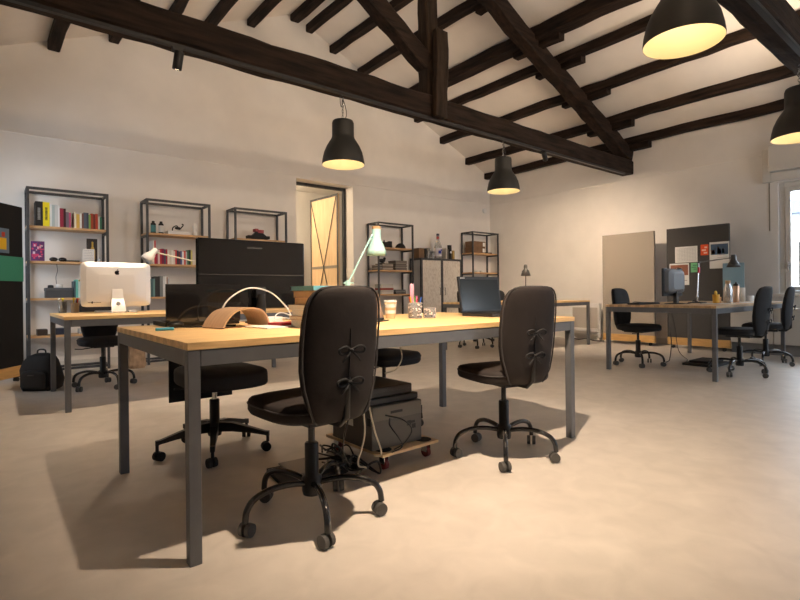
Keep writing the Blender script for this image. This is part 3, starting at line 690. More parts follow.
# rack 4
def stack(x, z, n, w_, th_, d_, palette, label, group, y=7.24, nm='magazine'):
    zz = z + .001
    for k in range(n):
        c_ = palette[k % len(palette)]; q = random.Random(k+int(x*100))
        o = MB().bx(0, w_, 0, d_, 0, th_-.0012).build(nm, col_mat(c_, .6), loc=(x+q.uniform(-.006,.006), y+q.uniform(-.004,.004), zz))
        od = ['bottom one', 'second from the bottom', 'third from the bottom', 'fourth from the bottom', 'fifth from the bottom', 'sixth from the bottom', 'seventh from the bottom', 'eighth from the bottom'][k] if k < n-1 else 'topmost one'
        tag(o, label % od, nm.replace('_',' '), group); zz += th_
    return zz
stack(5.80, 1.3255, 9, .27, .020, .22, [(120,112,104),(92,86,80),(140,132,122),(104,98,90)], 'grey magazine, %s in the tidy pile right of the doorway', 'tidy magazine pile')
stack(5.50, 1.3255, 6, .24, .020, .22, [(130,120,108),(170,160,148),(110,98,86)], 'beige magazine, %s in the lower pile beside the tidy one', 'loose magazine pile')
stack(5.40, 1.3255, 4, .09, .022, .20, [(70,66,60),(150,140,130)], 'small booklet, %s in the pile beside the mint lamp shade', 'booklet pile', nm='booklet')
z_ = stack(5.48, .8905, 5, .26, .036, .22, [(206,200,190),(190,184,176),(150,60,50),(210,206,198)], 'thick catalogue, %s in the pile behind the mint lamp', 'catalogue pile', nm='catalogue')
stack(5.80, .8905, 3, .24, .026, .22, [(60,60,60),(120,120,120),(86,88,90)], 'grey folder, %s in the pile right of the catalogues', 'folder pile', nm='folder')
t = thing('toy_train', (5.66, 7.32, 1.7365), 'black toy locomotive on the top shelf of the rack right of the doorway', 'toy')
MB().bx(-.10,.10,-.035,.035,.02,.055).cyl((-.09,0,.075),(.04,0,.075),.03).bx(.04,.10,-.035,.035,.055,.12).cyl((-.06,0,.09),(-.06,0,.135),.012).build('body', M_blkm, t, bevel=.002)
for q in (-.07,-.02,.03,.08): MB().cyl((q,-.04,.02),(q,.04,.02),.02).build('wheel_set', M_blkm, t)
t = tg(MB().sphere((0,0,.0), .10, (1,1,1)).build('bowler_hat', M_blkm, loc=(6.0,7.34,1.7375)), 'rounded black cap on the top shelf of the rack right of the doorway', 'cap')
me = t.data; b_ = bmesh.new(); b_.from_mesh(me); bmesh.ops.bisect_plane(b_, geom=b_.verts[:]+b_.edges[:]+b_.faces[:], plane_co=(0,0,0), plane_no=(0,0,-1), clear_outer=True); bmesh.ops.holes_fill(b_, edges=b_.edges); b_.to_mesh(me); b_.free()
MB().sphere((-.03,-.06,.012), .09, (.9,.8,.12)).build('brim', M_blkm, t)
t = tg(MB().bx(-.02,.02,-.05,.05,0,.012).build('stuffed_crow', M_blkm, loc=(5.53,7.30,1.4470)), 'small black crow figure standing on the beige magazines', 'figure')
MB().sphere((0,-.0,.05), .04, (1.9,.8,.9)).sphere((.06,0,.085), .026).build('body', M_blkm, t)
# cabinet
t = thing('metal_cabinet', (6.385, 7.19, 0), 'tall cabinet with black steel frame and two whitewashed chipboard doors', 'cabinet')
a = .04; CW, CD, CH = 1.095, .34, 1.575; f = MB()
for px_ in (0, CW-a):
    for py_ in (0, CD-a): f.bx(px_, px_+a, py_, py_+a, 0, CH)
f.bx(a, CW-a, 0, a, CH-a, CH).bx(a, CW-a, CD-a, CD, CH-a, CH).bx(0, a, a, CD-a, CH-a, CH).bx(CW-a, CW, a, CD-a, CH-a, CH).bx(a, CW-a, 0, a, .08, .12).bx(CW/2-.03, CW/2+.03, 0, .02, .12, CH-a).bx(a, CW-a, a, CD-a, CH-.02, CH-.005)
f.build('frame', M_rack, t, bevel=.002)
MB().bx(.012, .02, a, CD-a, .12, CH-a).bx(CW-.02, CW-.012, a, CD-a, .12, CH-a).bx(a, CW-a, CD-.02, CD-.012, .12, CH-a).bx(a, CW-a, a, CD-.03, .12, .14).build('body_panel', mat('pale_grey_panel', (.50,.51,.52), .6), t)
for k, (xa, xb, hx) in enumerate(((a+.003, CW/2-.033, CW/2-.075), (CW/2+.033, CW-a-.003, CW/2+.068))):
    dd = MB().bx(xa, xb, .002, .022, .123, CH-a-.003).build('door', M_osb, t, bevel=.001)
    MB().tube([(hx, .002, .86), (hx, -.025, .86), (hx, -.025, 1.0), (hx, .002, 1.0)], .005, 6).build('handle', M_rack, dd)
CT = CH + .0015
tg(MB().bx(0,.14,0,.16,0,.19).build('wooden_box', mat('brown_wood_box',(.16,.09,.045),.6,var=.2), loc=(6.40,7.27,CT), bevel=.003), 'brown wooden box at the left end of the cabinet top', 'box')
book(6.565, CT, .05, .19, .15, (34,34,36), 'dark upright book between the brown box and the glass on the cabinet', 'things on the cabinet top', 7.27)
def bottle(name, loc, prof, label, cap=None, lab=None, m=None, n=24):
    t = tg(MB().lathe(prof, n=n, cap0=True).build(name, m or M_glass, loc=loc), label, 'bottle')
    if cap: MB().cyl((0,0,cap[0]), (0,0,cap[1]), cap[2]).build('stopper', cap[3], t)
    if lab: MB().lathe([(lab[2], lab[0]), (lab[2], lab[1])], n=n).build('bottle_label', lab[3], t)
    return t
M_frost = mat('greyish_glass', (.62,.62,.62), .15, trans=.7)
bottle('glass_tumbler', (6.69,7.32,CT), [(.035,0),(.042,.10),(.046,.20),(.043,.20),(.038,.01)], 'tall empty glass on the cabinet, right of the dark book', m=M_frost)
bottle('glass_tumbler', (6.79,7.30,CT), [(.035,0),(.040,.08),(.043,.14),(.040,.14),(.034,.01)], 'shorter glass beside the liquor bottle on the cabinet', m=M_frost)
bottle('liquor_bottle', (6.94,7.31,CT), [(.068,0),(.075,.02),(.075,.24),(.055,.32),(.028,.37),(.028,.45),(.03,.46)], 'large clear liquor bottle with blue and white label on the cabinet', (.46,.50,.03,col_mat((70,70,90))), (.05,.21,.0757,col_mat((210,206,214),.4)), m=M_frost)
x_ = bpy.context.scene.objects['liquor_bottle']; MB().box((-.02,-.0745,.13),(.07,.006,.06)).box((.02,-.074,.17),(.04,.006,.03)).build('label_print', col_mat((50,60,150)), x_)
MB().cyl((0,0,.40),(0,0,.44),.0295).build('neck_band', col_mat((170,60,60)), x_)
for k, (xx, w_, h_, c_, l) in enumerate([(7.12,.03,.22,(190,184,176),'pale upright book next to the liquor bottle'), (7.16,.03,.20,(120,112,104),'greyish upright book left of the black tube')]): book(xx, CT, w_, h_, .15, c_, l+' on the cabinet', 'things on the cabinet top', 7.27)
t = tg(MB().cyl((0,0,0),(0,0,.285),.044,n=28).build('gift_tube', M_blkm, loc=(7.25,7.30,CT)), 'tall black tube with round white emblem on the cabinet', 'tube')
MB().cyl((0,-.0445,.14),(0,-.0445+.008,.14),.022).build('emblem', M_white, t)
tg(MB().bx(0,.05,0,.12,0,.18).build('gold_box', mat('golden_card',(.42,.27,.08),.4), loc=(7.315,7.27,CT), bevel=.002), 'slim golden brown box right of the black tube', 'box')
tg(MB().bx(0,.035,0,.10,0,.17).build('white_carton', M_paper, loc=(7.375,7.27,CT), bevel=.002), 'narrow white carton at the right end of the cabinet top', 'box')
# rack 5
for k, (w_, z0, l) in enumerate([(.40,0,'lower brown wooden crate on the far corner rack'), (.40,.125,'upper brown wooden crate on the far corner rack')]):
    t = tg(MB().bx(0,w_,0,.22,0,.122).build('wooden_crate', mat('brown_crate',(.17,.095,.05),.7,var=.2,vscale=8), loc=(7.88+.01*k,7.25,1.7365+z0), bevel=.003), l, 'crate', 'stacked wooden crates')
    MB().bx(.31,.38,-.004,-.0005,.02,.10).build('paper_label', M_paper, t)
tg(MB().bx(0,.20,0,.10,0,.025).build('black_case', M_blkm, loc=(8.32,7.27,1.7365), bevel=.004), 'flat black case right of the crates on the far corner rack', 'case')
for k, xx in enumerate((8.05, 8.22)):
    tg(MB().lathe([(.035,0),(.05,.03),(.052,.05),(.048,.05),(.032,.008)], n=20, cap0=True).build('tea_bowl', M_white, loc=(xx,7.30,1.3265)), ('left','right')[k] + ' of two small white bowls on the far corner rack', 'bowl', 'white bowls on the far corner rack')
tg(MB().bx(0,.07,0,.01,0,.11).build('socket_plate', M_white, loc=(8.69,7.549,1.16), bevel=.002), 'white wall socket plate beside the far corner rack', 'socket')

# ================================================================== PINBOARD PANELS
def panel(name, x, y, rz, Wd, m, label, h=1.87):
    t = thing(name, (x, y, 0), label, 'pinboard', 'rolling felt pinboards', rz)
    MB().bx(0, Wd, .0, .05, .17, h).build('felt_panel', m, t, bevel=.004)
    MB().bx(.0, Wd, -.003, .053, .055, .169).build('wooden_base', M_oak, t, bevel=.002)
    for q in (.08, Wd-.08):
        MB().cyl((q, .005, .024), (q, .045, .024), .022).box((q, .025, .049), (.05, .04, .008)).build('wheel', M_blk, t)
    return t
# panel local +x along the board, front face at local y=0
panel('rolling_pinboard', 8.34, 4.62, -pi/2, .885, M_felt, 'light grey felt pinboard on an oak base against the right wall')
p2 = panel('rolling_pinboard', 8.32, 3.53, -pi/2, .87, M_feltd, 'dark grey felt pinboard hung with pinned papers, behind the right-hand desk')
panel('rolling_pinboard', .293-.90*.622, 6.851-.90*.783, math.atan2(.783,.622), .90, M_feltb, 'black felt pinboard with a green sheet at the left edge of the picture', 1.88)
def sheet(y0, y1, z0, z1, m, label, name='pinned_sheet', parts=()):
    t = tg(MB().bx(8.314, 8.3165, y0, y1, z0, z1).build(name, m), label, 'paper', 'papers pinned to the dark pinboard')
    for nm, mm, rects in parts:
        q = MB()
        for (a_, b_, c_, d_) in rects: q.bx(8.3125, 8.3138, y0+(y1-y0)*a_, y0+(y1-y0)*b_, z0+(z1-z0)*c_, z0+(z1-z0)*d_)
        q.build(nm, mm, t)
# y decreases to the right in the picture
lines = [(.08,.92,.1+.085*k,.115+.085*k) for k in range(10)] + [(.08+.12*k,.085+.12*k,.1,.88) for k in range(8)]
sheet(3.08, 3.40, 1.33, 1.575, M_paper, 'white table printout pinned at upper left of the dark pinboard', parts=[('printed_grid', col_mat((176,176,180)), lines)])
sheet(2.93, 3.035, 1.425, 1.585, col_mat((232,88,40)), 'bright orange note pinned near the top of the dark pinboard', 'orange_note', [('printed_text', col_mat((250,200,180)), [(.15,.6,.15,.3),(.3,.85,.4,.55),(.15,.5,.65,.8)])])
sheet(2.655, 2.915, 1.22, 1.61, M_paper, 'poster with coloured boats pinned at upper right of the dark pinboard', 'pinned_poster',
      [('sky_print', col_mat((70,92,118)), [(.06,.94,.52,.92)]), ('coloured_blocks', col_mat((190,120,70)), [(.72,.90,.55,.70),(.50,.60,.55,.80)]), ('red_block', col_mat((190,70,80)), [(.40,.50,.55,.72)]), ('white_block', M_paper, [(.25,.36,.56,.74)]),('caption', col_mat((190,190,190)), [(.1,.6,.40,.42),(.1,.8,.33,.35)])])
sheet(3.20, 3.485, .985, 1.32, M_paper, 'poster with a brown photo pinned at lower left of the dark pinboard', 'pinned_poster',
      [('brown_photo', col_mat((150,96,74)), [(.05,.95,.45,.93)]), ('light_spot', col_mat((240,220,200)), [(.35,.65,.6,.8)]), ('print', col_mat((110,60,50)), [(.6,.9,.04,.12),(.1,.3,.2,.22)])])
sheet(3.08, 3.175, 1.175, 1.32, col_mat((120,196,140)), 'green note with handwriting pinned in the middle of the dark pinboard', 'green_note', [('handwriting', col_mat((50,100,70)), [(.1,.7,.7,.76),(.2,.9,.5,.56),(.1,.6,.3,.36)])])
tg(MB().bx(8.301, 8.313, 2.47, 2.74, .6462, 1.29).build('blue_board', col_mat((132,166,186),.6), bevel=.002), 'pale blue board standing on the worktop at the edge of the dark pinboard', 'board')
pl = MB()
dv = Vector((.622,.783,0)); nv = Vector((.783,-.622,0))
def onp(s_, off): return Vector((.293,6.851,0)) - dv*s_ + nv*off
def pl_rect(s0, s1, z0, z1, off, th=.002):
    m4 = Matrix((( -dv.x, nv.x, 0, 0), (-dv.y, nv.y, 0, 0), (0,0,1,0), (0,0,0,1))); m4.translation = Vector((.293,6.851,0)) + nv*off
    return MB().bx(s0, s1, 0, th, z0, z1, m4)
tg(pl_rect(.0, .62, 1.075, 1.335, .004).build('green_sheet', col_mat((60,140,116),.8)), 'sea green sheet across the black pinboard at the left edge', 'paper')
t = tg(pl_rect(.20, .42, 1.365, 1.62, .004).build('pinned_picture', col_mat((100,120,140),.6)), 'small colourful picture pinned on the black pinboard', 'picture')
pl_rect(.24, .36, 1.40, 1.52, .0065).build('yellow_shape', col_mat((226,180,40)), t); pl_rect(.26, .30, 1.53, 1.58, .0065).build('red_shape', col_mat((190,60,40)), t)

# ================================================================== RADIATOR + LOW CABINETS
t = thing('panel_heater', (8.60, 4.83, 0), 'white panel heater standing against the right wall beside the light pinboard', 'heater')
MB().bx(0,.05,0,.04,.05,.68).bx(0,.05,.555,.60,.05,.68).bx(0,.05,.04,.555,.60,.68).bx(0,.05,.04,.555,.16,.22).build('housing', M_white, t, bevel=.006)
g_ = MB().bx(.015,.04,.04,.555,.22,.60)
for k in range(12): g_.bx(.008,.016,.06,.54,.235+k*.03,.252+k*.03)
g_.build('grille', mat('grille_beige',(.55,.51,.46),.6), t)
for q in (.05,.52): MB().bx(-.05,.10,q,q+.03,0,.02).bx(.01,.04,q,q+.03,.02,.055).build('foot', M_white, t)
tg(MB().tube(bez([(8.55,5.35,.03),(8.50,5.2,.012),(8.53,5.05,.03),(8.5,4.9,.012),(8.45,4.78,.012),(8.52,4.70,.012)]), .008, 6).build('cable', M_blk), 'black power cable curling below the panel heater', 'cable')
nm = ['nearest the dark pinboard', 'second from the dark pinboard', 'under the window, by the picture edge', 'outside the picture, farthest from the pinboard']
for k in range(4):
    y1 = 2.655 - k*.52
    t = thing('low_cabinet', (8.32, y1-.515, 0), 'low white wall cabinet ' + nm[k], 'cabinet', 'low white cabinets under the window')
    MB().bx(.02,.46,0,.515,.15,.618).build('body', M_cab, t); MB().bx(.0,.019,.004,.511,.154,.612).build('door', M_cab, t, bevel=.002)
    MB().bx(.06,.46,0,.515,0,.149).build('plinth', mat('plinth_grey',(.20,.21,.22),.6), t)
tg(MB().bx(8.30,8.785,.55,2.655,.62,.645).build('cabinet_worktop', M_cab, bevel=.002), 'thin white worktop running over the low cabinets', 'worktop')

# ================================================================== THINGS ON THE FRONT DESK
Z = .7512
def spine_stack():
    spec = [(.32,.24,.030,(226,226,224),'white book at the bottom of the desk pile'), (.31,.235,.016,(150,120,96),'thin brown book low in the desk pile'), (.31,.23,.026,(216,218,222),'pale grey book in the middle of the desk pile'),
            (.30,.23,.018,(240,240,238),'bright white book below the brown box'), (.22,.20,.030,(176,140,110),'tan cardboard box in the desk pile'), (.22,.20,.026,(160,122,92),'brown cardboard box just under the blue book'), (.30,.20,.018,(104,170,190),'light blue book on top of the desk pile')]
    z_ = Z
    for i, (a_, b_, h_, c_, l) in enumerate(spec):
        h_ *= 1.19
        o = MB().bx(0,a_,0,.003,0,h_-.001).bx(0,a_,.003,b_,0,.002).bx(0,a_,.003,b_,h_-.003,h_-.001).build('stacked_book', col_mat(c_,.5), loc=(1.118+(i%3)*.004, 1.98+(i%2)*.006, z_), rz=R((-2,1,0,2,-1,1,3)[i]))
        tag(o, l, 'book', 'pile of books on the front desk'); MB().bx(.003,a_-.003,.0035,b_-.003,.0022,h_-.0034).build('pages', (M_pale, M_page, M_pale, M_pale, M_kraft, M_kraft, col_mat((104,170,190),.5))[i], o); z_ += h_
spine_stack()
# bent veneer arch
t = thing('bent_wood_stand', (.835, 2.31, Z), 'curved bent wood stand beside the small laptop on the front desk', 'stand')
pts = bez([(0,.0,0), (.022,0,.035), (.06,0,.070), (.11,0,.086), (.17,0,.088), (.22,0,.074), (.25,0,.040), (.262,0,0)], 6)
rings = []
for i, p_ in enumerate(pts):
    tn = (Vector(pts[min(i+1,len(pts)-1)]) - Vector(pts[max(i-1,0)])).normalized(); nn = Vector((-tn.z,0,tn.x))*.004
    q = Vector(p_)+Vector((0,0,.003)); rings.append([q+nn, q+nn+Vector((0,.17,0)), q-nn+Vector((0,.17,0)), q-nn])
MB().rings(rings, smooth=False).build('bent_veneer_shell', M_walnut, t)
t.rotation_euler = (0,0,R(14))
# laptop C (lid back towards viewer)
t = thing('laptop_computer', (.685, 2.70, Z), 'glossy black laptop at the left of the front desk, lid back towards the viewer', 'laptop')
MB().bx(0,.38,0,.25,.0,.022).build('base', M_blk, t, bevel=.003); MB().bx(.02,.36,.03,.16,.0225,.0245).build('keyboard', M_blkm, t)
MB().bx(.0,.38,-.012,-.002,.015,.215).build('screen_lid', M_gloss, t, bevel=.002)
# monitor seen from behind
t = thing('computer_monitor', (1.19, 2.78, Z), 'wide glossy black monitor seen from behind on the front desk', 'monitor')
bk = MB().bx(-.318,.318,0,.045,.075,.468).build('monitor_casing', M_gloss, t, bevel=.006)
MB().bx(-.316,.316,-.0025,.0,.268,.2715).build('casing_seam', M_pipe, bk)
MB().bx(-.045,.045,-.002,.0,.42,.428).build('embossed_logo', mat('logo_grey',(.05,.05,.05),.3), bk)
MB().bx(-.306,.306,.0455,.047,.09,.455).build('screen', M_screen, t)
MB().lathe([(.026,0.004),(.026,.10),(.020,.16)], (.01,-.06,0), 20).build('stand_column', M_blk, t); MB().lathe([(.001,.0),(.09,.0),(.09,.006),(.02,.012),(.001,.012)], (.01,-.06,0), 28).build('stand_foot', M_blk, t)
MB().bx(-.02,.04,-.06,.0,.14,.20).build('stand_bracket', M_blk, t, bevel=.003)
# clutter
def cable(pts, r, m, label, cat='cable', n=8): return tg(MB().tube(bez(pts, n), r, 8).build('cable', m), label, cat)
cable([(.885,2.55,.757),(.90,2.50,.843),(.948,2.50,.90),(1.04,2.50,.942),(1.15,2.50,.921),(1.235,2.50,.85),(1.28,2.50,.779),(1.29,2.50,.756)], .004, M_white, 'white cable arching up in front of the black monitor')
cable([(1.14,2.42,.757),(1.16,2.45,.80),(1.21,2.47,.81),(1.27,2.45,.78),(1.22,2.42,.765),(1.15,2.40,.768),(1.13,2.42,.775),(1.19,2.44,.785),(1.26,2.43,.775)], .003, M_white, 'coiled white cable beside the bent wood stand')
cable([(1.30,2.52,.756),(1.33,2.54,.80),(1.38,2.53,.79),(1.42,2.48,.757)], .0028, M_blk, 'small loop of black cable behind the papers')
t = tg(MB().bx(0,.30,0,.21,0,.005).build('paper_pad', M_paper, loc=(.985,2.17,Z), rz=R(8)), 'white sheets lying in front of the coiled cable', 'paper')
tg(MB().bx(0,.17,0,.11,0,.012).build('red_notebook', col_mat((170,40,44),.5), loc=(1.10,2.26,Z+.0055), rz=R(12), bevel=.002), 'dark red notebook lying on the white sheets', 'notebook')
tg(MB().bx(0,.09,0,.028,0,.02).build('orange_cutter', col_mat((240,130,30),.4), loc=(1.235,2.37,Z+.02), rz=R(-35), bevel=.005), 'orange box cutter beside the red notebook', 'cutter')
tg(MB().bx(0,.11,0,.09,0,.018).build('yellow_notepad', col_mat((235,200,60),.6), loc=(1.225,2.33,Z+.0005), rz=R(5)), 'yellow note block under the orange cutter', 'note block')
tg(MB().bx(0,.15,0,.10,0,.028).build('grey_drive', mat('gunmetal',(.12,.115,.11),.3,metal=.5), loc=(1.37,2.30,Z), rz=R(8), bevel=.004), 'flat gunmetal grey device left of the book pile', 'device')
tg(MB().bx(0,.12,0,.09,0,.035).build('white_adapter', M_white, loc=(1.13,2.53,Z), rz=R(8), bevel=.006), 'white power adapter at the foot of the monitor', 'adapter')
tg(MB().cyl((0,0,.007),(.075,-.008,.007),.007).build('blue_pen', col_mat((70,160,190),.35), loc=(.575,2.43,Z)), 'light blue pen lying near the left desk corner', 'pen')
cable([(.69,2.60,.758),(.73,2.56,.757),(.76,2.52,.757),(.80,2.49,.757),(.90,2.50,.757),(.95,2.46,.757)], .005, M_blk, 'black cable lying in front of the small laptop')
t = tg(MB().sphere((0,0,.017),.03,(1.3,.9,.55)).build('computer_mouse', M_blk, loc=(.70,2.58,Z)), 'small black mouse in front of the small laptop', 'mouse')
# mint lamp
t = thing('desk_lamp', (1.705, 2.60, Z), 'mint green desk lamp with wooden base and cap on the front desk', 'desk lamp')
MB().lathe([(.001,0),(.075,0),(.075,.008),(.02,.014),(.001,.014)], n=32).build('foot_plate', M_mint, t)
MB().cyl((.0,0,.014),(0,0,.175),.019).build('wooden_post', mat('lamp_beech',(.55,.33,.17),.5), t); MB().cyl((0,0,.175),(0,0,.235),.017).build('post_sleeve', M_mint, t)
MB().tube([(-.04,.0,.12),(.0,0,.215),(.17,-.03,.53)], .006, 8).build('arm', M_mint, t); MB().sphere((0,-.0,.222),.016).cyl((-.03,-.0,.222),(.045,-.0,.222),.005).build('joint', M_mint, t)
MB().lathe([(.028,.562),(.029,.50),(.044,.468),(.058,.43),(.066,.398),(.064,.398),(.055,.43),(.04,.465),(.001,.49)], (.20,-.03,0), 32).build('lamp_shade', M_mint, t)
MB().cyl((.20,-.03,.5625),(.20,-.03,.58),.0285).build('wooden_cap', mat('lamp_beech',(.55,.33,.17),.5), t)
# tablet on easel
t = thing('tablet_stand', (1.69, 2.26, Z), 'black tablet propped on a stand between the front chair and the paper cup', 'tablet')
M = Matrix.Rotation(R(-14), 4, 'X')
MB().bx(-.075,.075,0,.012,.01,.17, M).build('tablet_shell', M_blk, t, bevel=.004); MB().bx(-.066,.066,-.002,-.0003,.02,.16, M).build('screen', mat('tablet_screen',(.30,.19,.11),.25), t)
MB().bx(-.075,.085,-.02,.09,0,.006).bar((-.02,.085,.006),(-.02,.042,.15),.06,.004).build('stand', M_blk, t)
t.rotation_euler = (0,0,R(28))
# cup
t = tg(MB().lathe([(.028,0),(.034,.05),(.040,.104),(.037,.104),(.031,.05),(.025,.004)], n=32, cap0=True).build('paper_cup', M_kraft, loc=(1.95,2.49,Z)), 'striped paper coffee cup standing behind the front chair', 'cup')
MB().lathe([(.0322,.030),(.0345,.05)], n=32).lathe([(.0365,.068),(.0385,.088)], n=32).build('cup_band', M_paper, t); MB().lathe([(.041,.100),(.0425,.104),(.041,.110),(.036,.112),(.001,.112)], n=32).build('lid', M_white, t)
# pen pots
pal = [(210,60,60),(60,100,190),(240,200,60),(240,240,240),(90,160,90),(40,40,40),(230,120,170)]
def pot(x, y, r, h, label):
    t = tg(MB().lathe([(r,0),(r,h),(r-.004,h),(r-.004,.005),(.001,.005)], n=28, cap0=True).build('glass_pot', M_frost, loc=(x,y,Z)), label, 'pot', 'glass pots on the front desk')
    q = random.Random(int(x*100)); g_ = MB(); 
    for k in range(60):
        a_ = q.uniform(0,2*pi); zz = q.uniform(.008,h-.006); g_.box(((r+.0005)*cos(a_),(r+.0005)*sin(a_),zz),(.008,.008,.007),a_)
    g_.build('mosaic_bits', mat('mosaic',(.66,.58,.55),.35,var=.35,vscale=60), t)
    return t
pot(2.05, 2.37, .042, .098, 'taller mosaic glass pot full of pens'); pot(2.145, 2.34, .036, .066, 'lower mosaic glass pot beside the pen pot')
q = random.Random(11)
for k in range(8):
    a_ = q.uniform(0,2*pi); c_ = pal[k % 7]; p0 = Vector((2.05+.012*cos(a_), 2.37+.012*sin(a_), Z+.008)); p1 = p0 + Vector((.028*cos(a_), .028*sin(a_), .115+q.uniform(0,.02)))
    tg(MB().cyl(p0,p1,.0038).build('pencil', col_mat(c_,.4)), ['red','blue','yellow','white','green','black','pink','second red'][k] + ' pencil standing in the taller mosaic glass pot', 'pencil', 'pencils in the glass pot')
tg(MB().bx(2.030,2.060,2.393,2.396,Z+.01,Z+.215).build('pink_ruler', mat('pink_clear',(.85,.45,.52),.2,trans=.4)), 'translucent pink ruler sticking up from the pen pot', 'ruler')
# laptop B
t = thing('laptop_computer', (2.455, 2.36, Z), 'open dark laptop facing the right front chair', 'laptop')
MB().bx(0,.40,-.27,0,.0,.024).build('base', M_blk, t, bevel=.004)
kb = MB()
for r_ in range(5):
    for c_ in range(15): kb.bx(.018+c_*.0245,.018+c_*.0245+.0205,-.035-r_*.025-.020,-.035-r_*.025,.0243,.0265)
kb.build('keyboard', M_blkm, t); MB().bx(.14,.25,-.25,-.18,.0243,.0250).build('touchpad', M_gloss, t)
M = Matrix.Rotation(R(-8), 4, 'X'); ld = MB().bx(.0,.40,.0,.014,.018,.268, M).build('screen_lid', M_blk, t, bevel=.003)
MB().bx(.014,.386,-.0012,-.0002,.035,.248, M).build('screen', M_screen, t); MB().bx(.02,.028,-.0022,-.0013,.254,.260, M).bx(.032,.038,-.0022,-.0013,.254,.260, M).bx(.042,.050,-.0022,-.0013,.254,.260, M).bx(.054,.060,-.0022,-.0013,.254,.260, M).build('maker_lettering', M_white, ld)
t.rotation_euler = (0,0,R(-2))
tg(MB().lathe([(.03,0),(.038,.09),(.035,.09),(.028,.004)], n=24, cap0=True).build('white_cup', M_paper, loc=(2.90,5.1,Z)), 'x', 'cup') if False else None
t = tg(MB().lathe([(.027,0),(.035,.088),(.032,.088),(.025,.004)], n=24, cap0=True).build('white_cup', M_paper, loc=(2.745,2.52,Z)), 'white cup just right of the open dark laptop', 'cup')

# ================================================================== LEFT REAR DESK
t = thing('all_in_one_computer', (.945, 5.40, Z), 'silver all-in-one computer seen from behind on the left rear desk', 'computer')
r_ = []
for y_, sx, sz in ((.035,.293,.207), (.030,.295,.209), (.012,.294,.208), (-.004,.25,.165), (-.010,.15,.09)):
    r_.append([Vector((v.x, y_, v.z)) for v in [Vector((p_.x, 0, .265+p_.y)) for p_ in sring(0,0,0,sx,sz,36,14)]])
sc_ = MB().rings(r_, smooth=False).build('casing', M_alu, t)
MB().bx(-.283,.283,.0355,.037,.12,.465).build('screen', M_screen, t)
st = MB(); rings = []
for (y_, z_, w_) in ((-.075,.002,.062),(-.078,.010,.062),(-.06,.06,.058),(-.03,.13,.050),(-.012,.22,.044)):
    rings.append([Vector((-w_,y_,z_)),Vector((w_,y_,z_)),Vector((w_,y_+.006,z_+.002)),Vector((-w_,y_+.006,z_+.002))])
st.rings(rings, smooth=False).bx(-.062,.062,-.078,.10,0,.005)
st = st.build('stand', M_alu, t, bevel=.001)
MB().cyl((0,-.0555,.085),(0,-.061,.087),.018,n=24).build('cable_hole', mat('hole_grey',(.3,.29,.28),.5), st)
# fruit emblem with a bite and a leaf
pol = []
for k in range(40):
    a_ = 2*pi*k/40; x_ = cos(a_)*.021; z_ = sin(a_)*.021
    if z_ > 0: z_ -= .004*math.exp(-(x_/.006)**2)
    else: z_ += .003*math.exp(-(x_/.006)**2)
    x_ *= 1 + .06*sin(a_)
    dx, dz = x_-.026, z_-.002
    if math.hypot(dx,dz) < .013:
        n_ = math.hypot(dx,dz); x_ = .026+dx/n_*.013; z_ = .002+dz/n_*.013
    pol.append((x_, z_))
lg = MB().prism(pol, .0012, Matrix.Translation((0,-.0115,.375)) @ MY)
lg.prism([(.0005+.005*cos(k*pi/5)+ (0), .0265+.009*sin(k*pi/5)*(1 if 1 else 0)) if 0 else (.003+.0055*cos(k*2*pi/10)*.7+.004*sin(k*2*pi/10), .028+.0065*sin(k*2*pi/10)) for k in range(10)], .0012, Matrix.Translation((0,-.0115,.375)) @ MY)
lg.build('fruit_emblem', M_gloss, sc_)
q = random.Random(2); m_ = MB(); m_.box((-.205,-.0035,.098),(.010,.004,.020))
for k in range(9): m_.box((-.235+k*.012,-.003,.098),(.009,.004,.005))
m_.build('small_sticker_marks', M_blkm, sc_)
def smallpot(x, y, r, h, m, label, name='pen_cup'):
    return tg(MB().lathe([(r*.9,0),(r,h),(r-.003,h),(r*.9-.003,.004),(.001,.004)], n=24, cap0=True).build(name, m, loc=(x,y,Z)), label, 'cup')
smallpot(.545, 5.74, .036, .11, M_frost, 'clear glass of pens on the left corner of the left rear desk', 'pen_glass'); smallpot(.64, 5.70, .036, .095, M_kraft, 'tan cup right of the clear pen glass')
for k, (x_, y_, c_, l) in enumerate([(.535,5.74,(235,235,230),'white rounded brush'), (.555,5.74,(230,210,60),'yellow brush'), (.63,5.70,(235,200,50),'yellow marker'), (.655,5.70,(190,60,50),'red marker'), (.64,5.71,(40,40,44),'black marker')]):
    tg(MB().cyl((x_,y_,Z+.008),(x_+.008*(k-2),y_,Z+.125),.005).sphere((x_+.008*(k-2),y_,Z+.13),.012 if k<3 else .008).build('marker_pen', col_mat(c_,.5)), l + ' standing in the pots beside the silver computer', 'pen', 'pens in the pots on the left rear desk')
t = thing('desk_lamp', (1.74, 5.50, Z), 'white jointed desk lamp leaning over the silver computer', 'desk lamp')
MB().lathe([(.001,0),(.09,0),(.09,.012),(.02,.02),(.001,.02)], n=28).build('foot', M_white, t); MB().tube([(.0,0,.02),(.01,0,.26),(-.02,0,.505)], .008, 8).tube([(.02,0,.02),(.028,0,.26),(-.0,0,.505)], .004, 6).build('lower_arm', mat('cream_metal',(.75,.73,.62),.4), t)
MB().tube([(-.02,0,.505),(-.44,-.02,.59)], .007, 8).build('upper_arm', mat('cream_metal',(.75,.73,.62),.4), t); MB().sphere((-.02,0,.505),.016).build('joint', M_white, t)
M = Matrix.Translation((-.46,-.02,.585)) @ Matrix.Rotation(R(40), 4, 'Y')
MB().lathe([(.018,.05),(.026,.045),(.030,.0),(.052,-.05),(.060,-.10),(.056,-.10),(.045,-.05),(.001,-.01)], M=M, n=28).build('lamp_shade', M_white, t)
